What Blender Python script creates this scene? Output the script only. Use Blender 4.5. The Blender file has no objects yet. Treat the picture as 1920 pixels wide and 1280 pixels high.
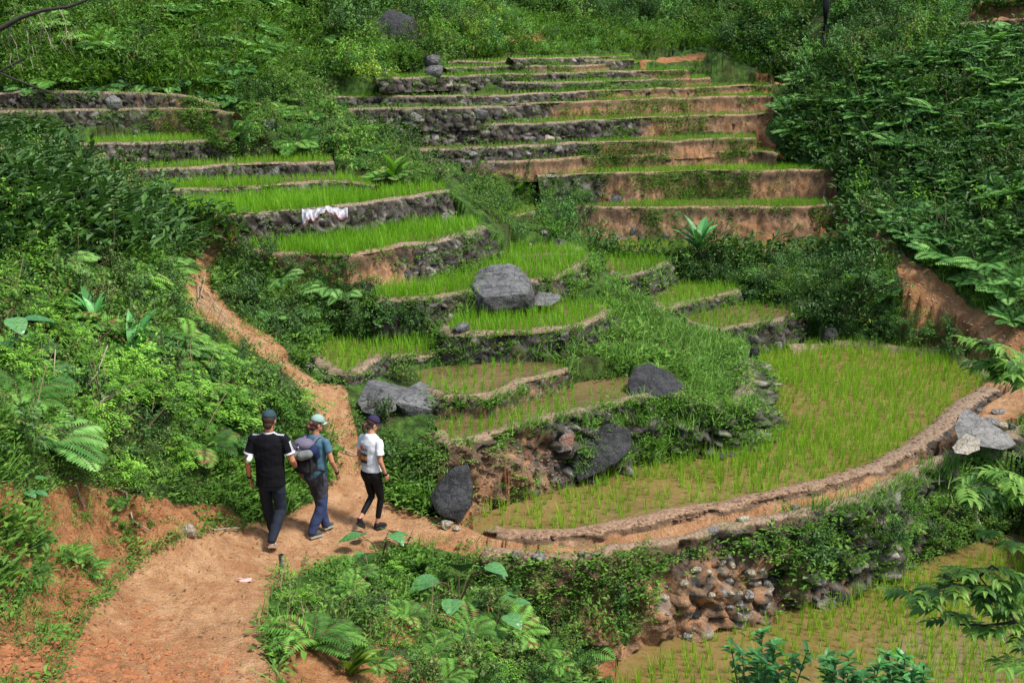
import bpy, bmesh, math, random
import numpy as np
from mathutils import Vector, Matrix, noise as mnoise
from mathutils.bvhtree import BVHTree
from mathutils.geometry import tessellate_polygon

R = math.radians
random.seed(7); rng = np.random.default_rng(7)
scene = bpy.context.scene
COL = scene.collection

# ------------------------------------------------------------------ camera
F, PITCH, ZC = 2300.0, math.atan(580/2300.0), 6.9
cp, sp = math.cos(PITCH), math.sin(PITCH)
cam = bpy.data.cameras.new('camera'); camo = bpy.data.objects.new('camera', cam); COL.objects.link(camo)
cam.sensor_width = 36; cam.lens = 36*F/1920; cam.clip_end = 500; cam.clip_start = 0.1
camo.location = (0, 0, ZC); camo.rotation_euler = (math.pi/2-PITCH, 0, 0)
scene.camera = camo

def ray(px, py):
    u = (px-960)/F; v = (640-py)/F
    return u, cp+v*sp, -sp+v*cp
def Pz(px, py, z):
    u, a, b = ray(px, py); t = (z-ZC)/b
    return Vector((u*t, a*t, z))
def Py(px, py, Y):
    u, a, b = ray(px, py); t = Y/a
    return Vector((u*t, Y, ZC+b*t))
def proj(x, y, z):
    """world -> photo pixels (numpy)"""
    dz = z-ZC
    d = y*cp - dz*sp
    v = y*sp + dz*cp
    return 960+F*x/d, 640-F*v/d

# ------------------------------------------------------------------ helpers
def tag(o, label=None, cat=None, group=None, kind=None):
    if label: o['label'] = label
    if cat: o['category'] = cat
    if group: o['group'] = group
    if kind: o['kind'] = kind
    return o
def link(name, me, mat=None, parent=None, smooth=None):
    o = bpy.data.objects.new(name, me); COL.objects.link(o)
    if mat is not None and not me.materials: me.materials.append(mat)
    if parent: o.parent = parent
    if smooth is not None: me.polygons.foreach_set('use_smooth', [smooth]*len(me.polygons))
    return o
def empty(name, loc=(0,0,0), rz=0, parent=None):
    o = bpy.data.objects.new(name, None); COL.objects.link(o); o.location = loc; o.rotation_euler = (0,0,rz)
    o.empty_display_size = .1
    if parent: o.parent = parent
    return o
def np_mesh(name, V, Fc, attrs=None, smooth=False):
    """V (n,3); Fc (m,k) array of faces or list of such arrays; attrs {name: (n,) floats}"""
    V = np.asarray(V, dtype=np.float32)
    Fl = Fc if isinstance(Fc, list) else [Fc]
    Fl = [np.asarray(f, dtype=np.int32) for f in Fl if len(f)]
    me = bpy.data.meshes.new(name)
    me.vertices.add(len(V)); me.vertices.foreach_set('co', V.ravel())
    loops = np.concatenate([f.ravel() for f in Fl])
    sizes = np.concatenate([np.full(len(f), f.shape[1], dtype=np.int32) for f in Fl])
    starts = np.concatenate([[0], np.cumsum(sizes)[:-1]]).astype(np.int32)
    me.loops.add(len(loops)); me.loops.foreach_set('vertex_index', loops)
    me.polygons.add(len(sizes)); me.polygons.foreach_set('loop_start', starts); me.polygons.foreach_set('loop_total', sizes)
    me.polygons.foreach_set('use_smooth', np.full(len(sizes), smooth, dtype=bool))
    for k, a in (attrs or {}).items():
        at = me.attributes.new(k, 'FLOAT', 'POINT'); at.data.foreach_set('value', np.asarray(a, dtype=np.float32))
    me.update(calc_edges=True); me.validate()
    return me
def inside(poly, X, Y):
    X = np.asarray(X, float); Y = np.asarray(Y, float); r = np.zeros(X.shape, bool)
    n = len(poly)
    for i in range(n):
        x1, y1 = poly[i][0], poly[i][1]; x2, y2 = poly[(i+1) % n][0], poly[(i+1) % n][1]
        if y1 == y2: continue
        c = ((y1 > Y) != (y2 > Y)) & (X < (x2-x1)*(Y-y1)/(y2-y1)+x1)
        r ^= c
    return r
def sst(a, b, x):
    t = np.clip((x-a)/(b-a), 0, 1); return t*t*(3-2*t)
# smooth value noise, vectorised
_G = rng.random((64, 64, 64)).astype(np.float32)
def vnoise(P):
    P = np.asarray(P, dtype=np.float64); i = np.floor(P).astype(int); f = P-i; f = f*f*(3-2*f); i &= 63; j = (i+1) & 63
    def g(a, b, c): return _G[a, b, c]
    x0, y0, z0 = i[..., 0], i[..., 1], i[..., 2]; x1, y1, z1 = j[..., 0], j[..., 1], j[..., 2]
    fx, fy, fz = f[..., 0], f[..., 1], f[..., 2]
    c00 = g(x0,y0,z0)*(1-fx)+g(x1,y0,z0)*fx; c10 = g(x0,y1,z0)*(1-fx)+g(x1,y1,z0)*fx
    c01 = g(x0,y0,z1)*(1-fx)+g(x1,y0,z1)*fx; c11 = g(x0,y1,z1)*(1-fx)+g(x1,y1,z1)*fx
    return ((c00*(1-fy)+c10*fy)*(1-fz)+(c01*(1-fy)+c11*fy)*fz)-.5
def fbm(P, oct=4, lac=2.1, gain=.5):
    a = 1; s = 0; P = np.asarray(P, float)
    for k in range(oct): s = s+a*vnoise(P+k*17.3); P = P*lac; a *= gain
    return s
def worley(P):
    """distance to the nearest jittered cell point (0 centre .. ~.9 edge), plus the cell's random value"""
    P = np.asarray(P, float); b = np.floor(P).astype(int); best = np.full(P.shape[:-1], 9.0); sec = best.copy(); val = np.zeros(P.shape[:-1])
    for dx in (-1,0,1):
        for dy in (-1,0,1):
            for dz in (-1,0,1):
                c = b+np.array([dx,dy,dz]); h = c & 63
                r0 = _G[h[...,0],h[...,1],h[...,2]]; r1 = _G[(h[...,0]+13)&63,h[...,1],(h[...,2]+7)&63]; r2 = _G[h[...,0],(h[...,1]+29)&63,(h[...,2]+3)&63]
                q = c+np.stack([r0,r1,r2],-1)
                d = np.sqrt(((q-P)**2).sum(-1))
                m = d < best; sec = np.where(m, best, np.minimum(sec, d)); val = np.where(m, r0, val); best = np.where(m, d, best)
    return best, sec, val

# ------------------------------------------------------------------ materials
def newmat(name):
    m = bpy.data.materials.new(name); m.use_nodes = True
    nt = m.node_tree; nt.nodes.clear()
    out = nt.nodes.new('ShaderNodeOutputMaterial')
    return m, nt, out
class N:
    """tiny node builder"""
    def __init__(s, nt): s.nt = nt
    def new(s, t, ins=None, **kw):
        n = s.nt.nodes.new(t)
        for k, v in kw.items(): setattr(n, k, v)
        for k, v in (ins or {}).items(): s.put(n.inputs[k], v)
        return n
    def put(s, sock, v):
        if hasattr(v, 'is_output') or isinstance(v, bpy.types.NodeSocket): s.nt.links.new(v, sock)
        else:
            if isinstance(v, tuple) and len(v) == 3 and sock.type == 'RGBA': v = (*v, 1)
            sock.default_value = v
    def pos(s): return s.new('ShaderNodeNewGeometry').outputs['Position']
    def attr(s, name): return s.new('ShaderNodeAttribute', attribute_name=name).outputs['Fac']
    def noise(s, vec, scale, detail=4, rough=.55):
        n = s.new('ShaderNodeTexNoise', {'Vector': vec, 'Scale': scale, 'Detail': detail, 'Roughness': rough}); return n.outputs['Fac']
    def vor(s, vec, scale, feature='F1', out='Distance', rnd=1.0):
        n = s.new('ShaderNodeTexVoronoi', {'Vector': vec, 'Scale': scale}, feature=feature)
        if 'Randomness' in n.inputs: n.inputs['Randomness'].default_value = rnd
        return n.outputs[out]
    def ramp(s, fac, stops, interp='LINEAR'):
        n = s.new('ShaderNodeValToRGB', {'Fac': fac}); cr = n.color_ramp; cr.interpolation = interp
        while len(cr.elements) < len(stops): cr.elements.new(.5)
        for e, (p, c) in zip(cr.elements, stops):
            e.position = p; e.color = (*c, 1) if isinstance(c, tuple) else (c, c, c, 1)
        return n.outputs['Color']
    def mix(s, f, a, b, mode='MIX'):
        n = s.new('ShaderNodeMix', data_type='RGBA', blend_type=mode)
        s.put(n.inputs[0], f); s.put(n.inputs[6], a); s.put(n.inputs[7], b); return n.outputs[2]
    def math(s, op, a, b=0.0, clamp=False):
        n = s.new('ShaderNodeMath', operation=op, use_clamp=clamp); s.put(n.inputs[0], a); s.put(n.inputs[1], b); return n.outputs[0]
    def bump(s, h, strength=.5, dist=.05):
        return s.new('ShaderNodeBump', {'Height': h, 'Strength': strength, 'Distance': dist}).outputs['Normal']
    def bsdf(s, out, col, rough=.8, normal=None, spec=.3, **kw):
        b = s.new('ShaderNodeBsdfPrincipled', {'Base Color': col, 'Roughness': rough, 'Specular IOR Level': spec})
        if normal is not None: s.put(b.inputs['Normal'], normal)
        for k, v in kw.items(): s.put(b.inputs[k.replace('_', ' ')], v)
        s.nt.links.new(b.outputs[0], out.inputs['Surface']); return b
    def scale(s, vec, v):
        return s.new('ShaderNodeVectorMath', {0: vec, 1: v}, operation='MULTIPLY').outputs[0]

def mat_terrain():
    m, nt, out = newmat('hill_ground'); n = N(nt); p = n.pos()
    soil, pale = n.attr('soil'), n.attr('pale')
    n1, n2, n3 = n.noise(p, .8, 5), n.noise(p, 5, 6, .65), n.noise(p, 28, 4, .7)
    g = n.ramp(n2, [(.28, (.016,.026,.008)), (.45, (.035,.075,.014)), (.6, (.075,.16,.024)), (.75, (.12,.22,.04))])
    g = n.mix(n.math('MULTIPLY', n.ramp(n1, [(.45, 0.), (.62, 1.)]), .5), g, (.055,.042,.02))
    clay = n.ramp(n2, [(.25, (.10,.04,.018)), (.42, (.26,.105,.04)), (.58, (.38,.18,.075)), (.78, (.48,.27,.135))])
    pal = n.ramp(n2, [(.25, (.24,.12,.052)), (.42, (.40,.22,.105)), (.58, (.50,.295,.15)), (.75, (.58,.38,.22))])
    pal = n.mix(n.ramp(n.noise(p, 2.1, 6, .72), [(.47, 0.), (.62, .8)]), pal, (.32,.145,.062))
    pal = n.mix(n.ramp(n.noise(p, 13, 5, .75), [(.33, .75), (.43, 0.)]), pal, (.17,.085,.042))
    s = n.mix(pale, clay, pal)
    s = n.mix(n.math('MULTIPLY', n.ramp(n.noise(p, 1.7, 6, .7), [(.4, 0.), (.6, 1.)]), .25), s, (.46,.23,.10))
    s = n.mix(n.ramp(n3, [(.28, 0.85), (.4, 0.)]), s, (.09,.04,.018))
    s = n.mix(n.ramp(n.noise(p, 60, 2, .6), [(.66, 0.), (.74, .6)]), s, (.6,.44,.3))
    w = n.math('ADD', soil, n.math('MULTIPLY', n.math('SUBTRACT', n.noise(p, 3.5, 6, .7), .5), .9))
    w = n.ramp(w, [(.42, 0.), (.58, 1.)])
    c = n.mix(w, g, s)
    h = n.math('ADD', n.math('MULTIPLY', n2, .6), n.math('MULTIPLY', n3, .4))
    n.bsdf(out, c, .92, n.bump(h, 1., .14), .15)
    return m
def mat_wall():
    """terrace face: rubble stones, bare clay, moss and a dry mud rim, chosen by attributes"""
    m, nt, out = newmat('terrace_face'); n = N(nt); p = n.pos()
    soil, moss, rim, cell, gap = n.attr('soil'), n.attr('moss'), n.attr('rim'), n.attr('cell'), n.attr('gap')
    n2, n3 = n.noise(p, 4, 6, .65), n.noise(p, 22, 5, .7)
    st = n.ramp(cell, [(0., (.018,.016,.013)), (.35, (.06,.054,.045)), (.7, (.10,.09,.075)), (.88, (.17,.155,.13)), (1., (.34,.31,.27))])
    st = n.mix(.75, st, n.ramp(n3, [(.3, .35), (.7, 1.5)]), 'MULTIPLY')
    dirt = n.ramp(n2, [(.3, (.022,.018,.012)), (.6, (.06,.045,.028))])
    st = n.mix(n.ramp(gap, [(.05, 1.), (.22, 0.)]), st, (.014,.011,.008))
    st = n.mix(n.ramp(n2, [(.52, 0.), (.66, .7)]), st, dirt)
    cl = n.ramp(n.noise(n.scale(p, (1,1,.6)), 6, 6, .7), [(.28, (.06,.036,.02)), (.42, (.17,.10,.055)), (.58, (.30,.18,.10)), (.75, (.45,.30,.18))])
    cl = n.mix(n.ramp(n.noise(p, 1.3, 6, .7), [(.42, .08), (.62, .68)]), cl, (.37,.17,.072))
    cl = n.mix(n.ramp(n3, [(.3, .8), (.42, 0.)]), cl, (.08,.04,.02))
    cl = n.mix(n.ramp(n.noise(p, 45, 2), [(.64, 0.), (.70, .8)]), cl, (.6,.5,.4))
    cl = n.mix(n.ramp(n.noise(n.scale(p, (5,5,.9)), 2.2, 5, .7), [(.5, 0.), (.66, .6)]), cl, (.07,.048,.03))
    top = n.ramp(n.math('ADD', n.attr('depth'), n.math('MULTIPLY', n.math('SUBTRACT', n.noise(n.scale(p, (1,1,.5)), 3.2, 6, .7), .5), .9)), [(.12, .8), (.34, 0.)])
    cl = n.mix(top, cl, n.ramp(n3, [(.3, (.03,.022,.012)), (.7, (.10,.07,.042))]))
    w = n.ramp(n.math('ADD', soil, n.math('MULTIPLY', n.math('SUBTRACT', n2, .5), .8)), [(.42, 0.), (.58, 1.)])
    c = n.mix(w, st, cl)
    mo = n.ramp(n.noise(p, 9, 5, .7), [(.3, (.02,.035,.008)), (.7, (.09,.16,.03))])
    mw = n.ramp(n.math('ADD', moss, n.math('MULTIPLY', n.math('SUBTRACT', n.noise(p, 2.6, 6, .7), .5), 1.1)), [(.45, 0.), (.62, .9)])
    c = n.mix(mw, c, mo)
    rc = n.ramp(n3, [(.3, (.08,.06,.038)), (.5, (.20,.155,.105)), (.7, (.34,.28,.205))])
    rc = n.mix(n.math('MULTIPLY', soil, .7, True), rc, n.ramp(n3, [(.3, (.10,.05,.026)), (.5, (.27,.155,.085)), (.7, (.42,.27,.165))]))
    rw = n.ramp(n.math('ADD', rim, n.math('MULTIPLY', n.math('SUBTRACT', n.noise(p, 6, 5, .7), .5), .9)), [(.4, 0.), (.6, 1.)])
    c = n.mix(rw, c, rc)
    h = n.math('ADD', n.math('MULTIPLY', n2, .5), n.math('MULTIPLY', n3, .5))
    n.bsdf(out, c, .9, n.bump(h, .8, .05), .2)
    return m
def mat_water(name, a, b, mud):
    m, nt, out = newmat(name); n = N(nt); p = n.pos()
    n1, n2 = n.noise(p, .9, 4), n.noise(p, 7, 5, .6)
    c = n.mix(n.ramp(n1, [(.35, 0.), (.65, 1.)]), a, b)
    c = n.mix(n.ramp(n2, [(.5, 0.), (.68, .75)]), c, mud)
    c = n.mix(n.ramp(n.noise(p, 16, 3), [(.3, .6), (.45, 0.)]), c, (.045,.03,.012))
    r = n.ramp(n2, [(.5, .06), (.62, .45)])
    n.bsdf(out, c, r, n.bump(n.math('ADD', n.math('MULTIPLY', n.noise(p, 2.2, 2), .35), n.math('MULTIPLY', n2, .3)), .25, .03), .5)
    return m
def mat_leaf(name, dark, mid, light, rough=.45, trans=.25, spec=.35, dead=0.0):
    """leaf blades: colour varies leaf to leaf (attribute tint), plant to plant (object random) and clump to clump"""
    m, nt, out = newmat(name); n = N(nt)
    t = n.attr('tint'); p = n.pos()
    rnd = n.new('ShaderNodeObjectInfo').outputs['Random']
    f = n.math('ADD', n.math('MULTIPLY', t, .55), n.math('ADD', n.math('MULTIPLY', rnd, .25), n.math('MULTIPLY', n.noise(p, .7, 3), .3)))
    c = n.ramp(f, [(.2, dark), (.5, mid), (.85, light)])
    if dead: c = n.mix(n.ramp(t, [(1-dead-.01, 0.), (1-dead, 1.)], 'CONSTANT'), c, (.22,.15,.05))
    b = n.new('ShaderNodeBsdfPrincipled', {'Base Color': c, 'Roughness': rough, 'Specular IOR Level': spec})
    tr = n.new('ShaderNodeBsdfTranslucent', {'Color': n.mix(1., c, (1.2,1.25,.5), 'MULTIPLY')})
    mx = n.new('ShaderNodeMixShader', {0: trans, 1: b.outputs[0], 2: tr.outputs[0]})
    nt.links.new(mx.outputs[0], out.inputs['Surface'])
    return m
def mat_plain(name, col, rough=.8, spec=.3, var=.25, scale=30, bump=0.0):
    m, nt, out = newmat(name); n = N(nt); p = n.new('ShaderNodeTexCoord').outputs['Object']
    f = n.noise(p, scale, 4, .6)
    c = n.mix(f, tuple(x*(1-var) for x in col), tuple(min(1, x*(1+var)) for x in col))
    n.bsdf(out, c, rough, n.bump(f, bump, .01) if bump else None, spec)
    return m
def mat_rock(name, a, b, lich, lw=.5, rough=.75, stain=None, upc=(.30,.30,.28), upw=.45):
    m, nt, out = newmat(name); n = N(nt); p = n.new('ShaderNodeTexCoord').outputs['Object']
    n1, n2, n3 = n.noise(p, 1.6, 5, .6), n.noise(p, 7, 6, .65), n.noise(p, 30, 5, .7)
    c = n.mix(n.ramp(n2, [(.3, 0.), (.7, 1.)]), a, b)
    c = n.mix(.8, c, n.ramp(n3, [(.3, .45), (.7, 1.4)]), 'MULTIPLY')
    c = n.mix(n.math('MULTIPLY', n.ramp(n.math('ADD', n.math('MULTIPLY', n1, .6), n.math('MULTIPLY', n3, .4)), [(.5, 0.), (.6, 1.)]), lw), c, lich)
    if stain: c = n.mix(n.ramp(n.noise(p, 2.3, 4), [(.5, 0.), (.62, .9)]), c, stain)
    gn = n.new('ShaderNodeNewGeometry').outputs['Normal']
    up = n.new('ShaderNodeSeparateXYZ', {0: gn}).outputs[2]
    c = n.mix(n.math('MULTIPLY', n.ramp(n.math('ADD', up, n.math('SUBTRACT', n2, .5)), [(.6, 0.), (.95, 1.)]), upw), c, upc)  # upward faces tinted paler: light from above put into the rock colour
    c = n.mix(n.ramp(n.noise(n.scale(p, (1.6,1.6,7)), 2.6, 6, .75), [(.5, 0.), (.62, .55)]), c, tuple(x*.3 for x in a))
    c = n.mix(n.ramp(n.vor(p, 5.5, 'DISTANCE_TO_EDGE'), [(.0, .8), (.035, 0.)]), c, tuple(x*.25 for x in a))
    c = n.mix(n.ramp(n.noise(p, 3.1, 6, .7), [(.6, 0.), (.7, .5)]), c, (.05,.07,.02))
    h = n.math('ADD', n.math('MULTIPLY', n2, .6), n.math('MULTIPLY', n3, .4))
    n.bsdf(out, c, rough, n.bump(h, 1., .10), .3)
    return m

# ------------------------------------------------------------------ light
w = bpy.data.worlds.new('World'); scene.world = w; w.use_nodes = True
nt = w.node_tree; nt.nodes.clear()
sky = nt.nodes.new('ShaderNodeTexSky'); sky.sky_type = 'NISHITA'; sky.sun_disc = False
SUN_EL, SUN_AZ = R(60), R(118)          # azimuth from +Y towards +X
sky.sun_elevation = SUN_EL; sky.sun_rotation = SUN_AZ; sky.air_density = 1.0; sky.dust_density = 2.5; sky.ozone_density = .6
bg = nt.nodes.new('ShaderNodeBackground'); bg.inputs['Strength'].default_value = .14
ow = nt.nodes.new('ShaderNodeOutputWorld'); nt.links.new(sky.outputs[0], bg.inputs[0]); nt.links.new(bg.outputs[0], ow.inputs[0])
sl = bpy.data.lights.new('sun', 'SUN'); sl.energy = 3.0; sl.angle = R(9.0); sl.color = (1, .97, .925)
so = bpy.data.objects.new('sun', sl); COL.objects.link(so)
sd = Vector((math.sin(SUN_AZ)*math.cos(SUN_EL), math.cos(SUN_AZ)*math.cos(SUN_EL), math.sin(SUN_EL)))
so.rotation_euler = sd.to_track_quat('Z', 'Y').to_euler(); so.location = (20, 30, 40)
scene.view_settings.view_transform = 'Standard'; scene.view_settings.look = 'None'; scene.view_settings.exposure = 0.7; scene.view_settings.gamma = 1.0
scene.cycles.max_bounces = 6; scene.cycles.diffuse_bounces = 3; scene.cycles.glossy_bounces = 2; scene.cycles.transmission_bounces = 4; scene.cycles.transparent_max_bounces = 4
# ------------------------------------------------------------------ terraces, traced as (lip = outer edge of the bund, back = foot of the wall behind)
# name: z, lip, back
FIELDS = {
 'A': (0.0, [(905,968),(950,990),(1000,997),(1060,995),(1120,984),(1250,961),(1304,945),(1422,916),(1502,897),(1573,875),(1638,857),(1663,834),(1688,799),(1717,780),(1764,744),(1811,715),(1843,700)],
       [(902,962),(958,945),(1029,926),(1089,903),(1149,878),(1213,868),(1286,838),(1329,824),(1379,796),(1420,765),(1402,684),(1420,664),(1473,651),(1555,643),(1609,643),(1699,654),(1753,659),(1800,672)]),
 'B': (-1.1, [(1150,1290),(1200,1420),(1960,1420),(1960,1020)], [(1182,1268),(1230,1240),(1307,1212),(1383,1183),(1460,1164),(1522,1144),(1594,1111),(1661,1101),(1786,1068),(1886,1034),(1930,1020)]),
 'C1': (1.0, [(818,800),(838,835),(930,814),(990,796),(1061,778),(1142,760),(1220,739)], [(810,804),(841,778),(900,772),(962,764),(1008,748),(1072,731),(1114,722),(1178,716),(1215,722)]),
 'C2': (1.28, [(800,730),(834,746),(884,748),(930,743),(958,730),(990,716),(1029,707),(1072,697)], [(774,706),(813,698),(897,687),(954,686),(1049,690)]),
 'C3': (1.45, [(588,672),(640,702),(672,695),(692,681),(717,670),(768,668),(813,661),(850,652),(876,642)], [(588,656),(616,639),(672,647),(743,644),(813,635),(846,640)]),
 'C4': (1.75, [(836,616),(840,628),(877,632),(924,629),(976,628),(1033,623),(1091,612),(1129,596),(1146,584),(1132,576),(1091,570)], [(848,608),(892,588),(960,590),(1010,584),(1062,573)]),
 'C5': (2.2, [(700,558),(716,563),(773,563),(808,560),(846,551),(877,545),(935,537),(993,528),(1045,519),(1074,506),(1100,490),(1100,478),(1074,463)], [(716,548),(796,529),(846,512),(895,500),(944,492),(950,480),(962,469),(1030,463)]),
 'C6': (2.9, [(470,470),(506,474),(565,477),(655,481),(695,475),(744,466),(802,454),(860,441),(889,433),(906,424)], [(462,465),(500,459),(600,451),(687,437),(779,425),(851,418),(890,418)]),
 'C7': (3.48, [(330,407),(352,409),(447,403),(506,398),(566,394),(625,389),(700,380),(730,375),(785,366),(843,360)], [(290,387),(358,379),(447,374),(595,366),(700,358),(825,352)]),
 'C8': (3.70, [(245,365),(266,364),(328,358),(417,352),(506,349),(595,343),(655,344),(700,350)], [(225,356),(298,349),(387,343),(476,337),(566,334),(640,330)]),
 'C9': (4.0, [(150,326),(168,325),(269,318),(387,313),(476,309),(565,306),(625,303)], [(165,320),(239,315),(298,312),(387,306),(476,299),(620,295)]),
 'C10': (4.47, [(150,272),(168,271),(269,268),(358,265),(402,263),(440,261)], [(160,266),(298,260),(405,253),(430,252)]),
 'C11': (5.1, [(-60,211),(0,210),(101,208),(235,206),(330,205),(386,206),(440,214)], [(-60,204),(101,203),(235,201),(386,201)]),
 'D1': (.65, [(1257,589),(1277,602),(1315,615),(1341,619),(1359,619),(1408,607),(1452,598),(1496,588),(1512,583)], [(1262,583),(1321,581),(1365,570),(1408,571),(1450,574),(1481,578)]),
 'D2': (.9, [(1222,568),(1233,585),(1257,581),(1292,569),(1350,555),(1388,547),(1384,541)], [(1226,560),(1271,540),(1292,536),(1365,538)]),
 'D3': (1.45, [(1140,508),(1175,520),(1204,511),(1233,499),(1251,490),(1246,485)], [(1117,485),(1146,482),(1239,484)]),
 'D4': (1.60, [(1130,461),(1163,467),(1204,471),(1251,471),(1320,471),(1385,471),(1450,470),(1530,469)], [(1140,454),(1187,453),(1321,457),(1540,458)]),
 'D5': (2.45, [(1075,390),(1088,390),(1146,391),(1262,390),(1408,388),(1500,388),(1575,385)], [(1090,384),(1204,380),(1350,377),(1575,377)]),
 'D5b': (2.45, [(925,412),(941,409),(975,404),(1008,398)], [(930,398),(965,390),(1004,386)]),
 'D6': (3.2, [(1005,331),(1053,328),(1186,325),(1319,320),(1444,321),(1568,319)], [(1000,325),(1133,320),(1266,315),(1425,312),(1480,310)]),
 'D7': (3.6, [(870,304),(997,301),(1133,292),(1198,291),(1305,287),(1412,284),(1465,290)], [(880,298),(1000,293),(1133,287),(1305,281),(1430,278)]),
 'D8': (3.95, [(770,281),(800,280),(963,275),(1000,272),(1106,267),(1198,266),(1311,263),(1415,259)], [(780,276),(963,270),(1106,261),(1311,256),(1420,252)]),
 'D9': (4.48, [(665,239),(730,237),(862,234),(1000,231),(1106,226),(1266,219),(1425,215),(1440,214)], [(680,234),(862,229),(1106,221),(1440,210)]),
 'D10': (4.93, [(635,206),(720,204),(862,202),(1000,195),(1146,190),(1266,185),(1452,180)], [(640,203),(862,198),(1106,188),(1452,176)]),
 'D11': (5.18, [(610,184),(720,182),(862,181),(1000,177),(1133,171),(1266,166),(1465,159)], [(620,181),(862,178),(1106,169),(1465,156)]),
 'D12': (5.43, [(605,158),(720,156),(862,160),(896,156),(1000,157),(1159,153),(1332,146)], [(610,155),(862,157),(1106,151),(1332,143)]),
 'D13': (5.67, [(705,148),(780,146),(856,143),(1000,139),(1159,135),(1287,133)], [(710,145),(860,140),(1106,133),(1287,131)]),
 'D14': (5.85, [(835,129),(880,127),(997,126),(1133,122),(1292,113),(1345,110)], [(840,126),(1000,123),(1133,119),(1345,108)]),
 'D15': (5.98, [(840,117),(963,116),(1060,115),(1133,114),(1190,113)], [(840,115),(963,114),(1190,111)]),
 'D16': (6.08, [(955,112),(1080,109),(1133,107),(1185,106)], [(955,110),(1080,107),(1185,104)]),
}
# control points of the land: photo pixel + height, or photo pixel + distance
CZ = [(515,1036,.43),(595,1015,.40),(690,1003,.32),(780,1000,.26),(300,1280,1.15),(500,1280,1.05),(150,1200,1.1),(400,1200,.95),(480,1130,.72),(300,1100,.85),(250,1050,.85),(400,1010,.62),(330,1000,.75),(200,1090,.98),
 (0,1280,1.7),(0,1200,1.7),(0,1100,1.8),(60,1000,1.95),(0,900,2.6),(200,950,1.55),(250,870,2.0),(440,900,.98),(430,960,.78),(350,930,1.3),(250,1000,1.15),(100,1120,1.35),
 (0,750,3.1),(250,750,2.45),(420,780,1.65),(480,850,1.05),(640,900,.55),(650,960,.35),(620,820,.85),(595,740,1.35),(560,700,1.5),(520,670,1.73),(470,640,1.9),(430,610,2.05),(370,550,2.38),(362,510,2.55),(395,455,2.85),(420,520,2.4),(470,560,2.1),(520,600,1.9),(560,560,2.2),(600,620,1.6),
 (200,600,2.9),(0,600,3.4),(100,500,3.6),(0,400,4.3),(250,440,3.65),(350,440,3.2),(0,300,4.95),(100,350,4.45),(200,380,4.05),(300,420,3.55),(330,600,2.55),(400,700,2.05),(280,680,2.5),(470,740,1.75),(540,800,1.15),
 (700,850,.75),(760,900,.48),(800,960,.22),(840,860,.75),(720,790,1.05),(650,740,1.3),(640,708,1.42),(700,720,1.35),(760,730,1.25),(860,930,.1),(830,900,.4),
 (1160,560,1.75),(1250,640,1.2),(1200,620,1.4),(1330,650,.98),(1385,662,.85),(1300,700,.98),(1370,720,.8),(1240,735,1.0),(1300,740,.92),(1350,750,.75),(1400,690,.75),(1150,600,1.55),(1120,640,1.5),(1100,660,1.45),(1060,680,1.35),(1150,690,1.2),(1200,700,1.12),(1000,660,1.4),
 (1300,510,1.15),(1300,500,1.35),(1450,520,1.3),(1550,560,.9),(1600,620,.38),(1700,640,.28),(1500,560,.95),(1609,641,.12),(1753,657,.14),(1800,650,.32),(1530,620,.45),(1850,690,.25),
 (1650,440,2.2),(1700,520,1.6),(1780,580,1.1),(1850,620,.75),(1920,660,.5),(1600,520,1.5),(1700,600,.8),(1900,720,.25),(1860,760,.2),
 (640,1045,.38),(740,1028,.3),(800,1012,.22),(860,1016,.2),(912,1028,.18),(1008,1033,.16),(1150,1020,.16),(1311,992,.16),(1479,949,.16),(1642,913,.17),(1728,868,.18),(1800,840,.2),(1900,800,.25),(1960,760,.3),
 (560,1100,.62),(540,1180,.9),(560,1280,.85),(700,1150,.3),(640,1200,.6),(700,1280,.45),(900,1150,-.15),(820,1080,.05),(1000,1180,-.55),(900,1250,-.3),(1080,1262,-.95),(1000,1110,-.3),(800,1200,.0),
 (1140,1290,-1.1),(1000,1330,-1.0)]
CY = [(1920,560,25.5),(1920,500,26),(1920,400,28),(1920,300,30.3),(1920,200,33),(1920,60,38),(1920,0,41),(1750,400,30),(1750,300,32),(1700,250,33.5),(1600,200,35.5),(1550,100,39),(1500,50,43),(1800,100,36),(1620,330,32.5),(1600,400,31),(1500,200,36),(1460,260,34.5),(1480,150,38),(1420,100,41),
 (1350,90,42),(1300,60,45),(1200,60,46),(1200,0,50),(1000,80,44),(1000,30,48),(900,0,50),(735,90,37),(735,0,42),(600,100,36),(600,0,40),(450,150,32),(450,60,34.5),(450,0,37),(200,150,30.5),(200,70,33),(200,0,36),(0,150,30),(0,0,34),(-150,150,29),(-150,0,33),
 (620,230,31),(560,250,29),(700,300,29.5),(750,340,27.5),(880,370,28),(900,340,30),(1050,440,28.3),(980,430,27),(1080,420,29),(540,180,31.5),(640,130,35),(700,110,36),(800,90,39),(860,105,41),(900,80,43),(650,270,29.8),(1400,0,47),(1600,0,44),
 (-200,300,20),(-200,500,16),(-200,700,13),(-200,1000,10.5),(-300,1280,8),(2100,700,22),(2100,500,24),(2100,300,28),(2100,0,38),(2100,800,19.5)]
XYZ = [(-2,6,2.5),(0,4,3.3),(-3,3,3.8),(0,2,3.8),(2.2,8,1.0),(3.5,9,-1.2),(6,10,-1.2),(8,14,-1.1),(9.5,17,.1),(-5,7,3.6),(-9,10,5),(5,5,.5),
 (-25,60,20),(0,65,17),(25,62,20),(-35,40,14),(38,45,14),(0,90,32),(-45,90,36),(45,90,36),(-20,20,8),(30,25,8),(-14,12,7),(18,14,3),(16,22,2.2)]
pts = [tuple(Pz(*c)) for c in CZ]+[tuple(Py(*c)) for c in CY]+XYZ
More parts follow.
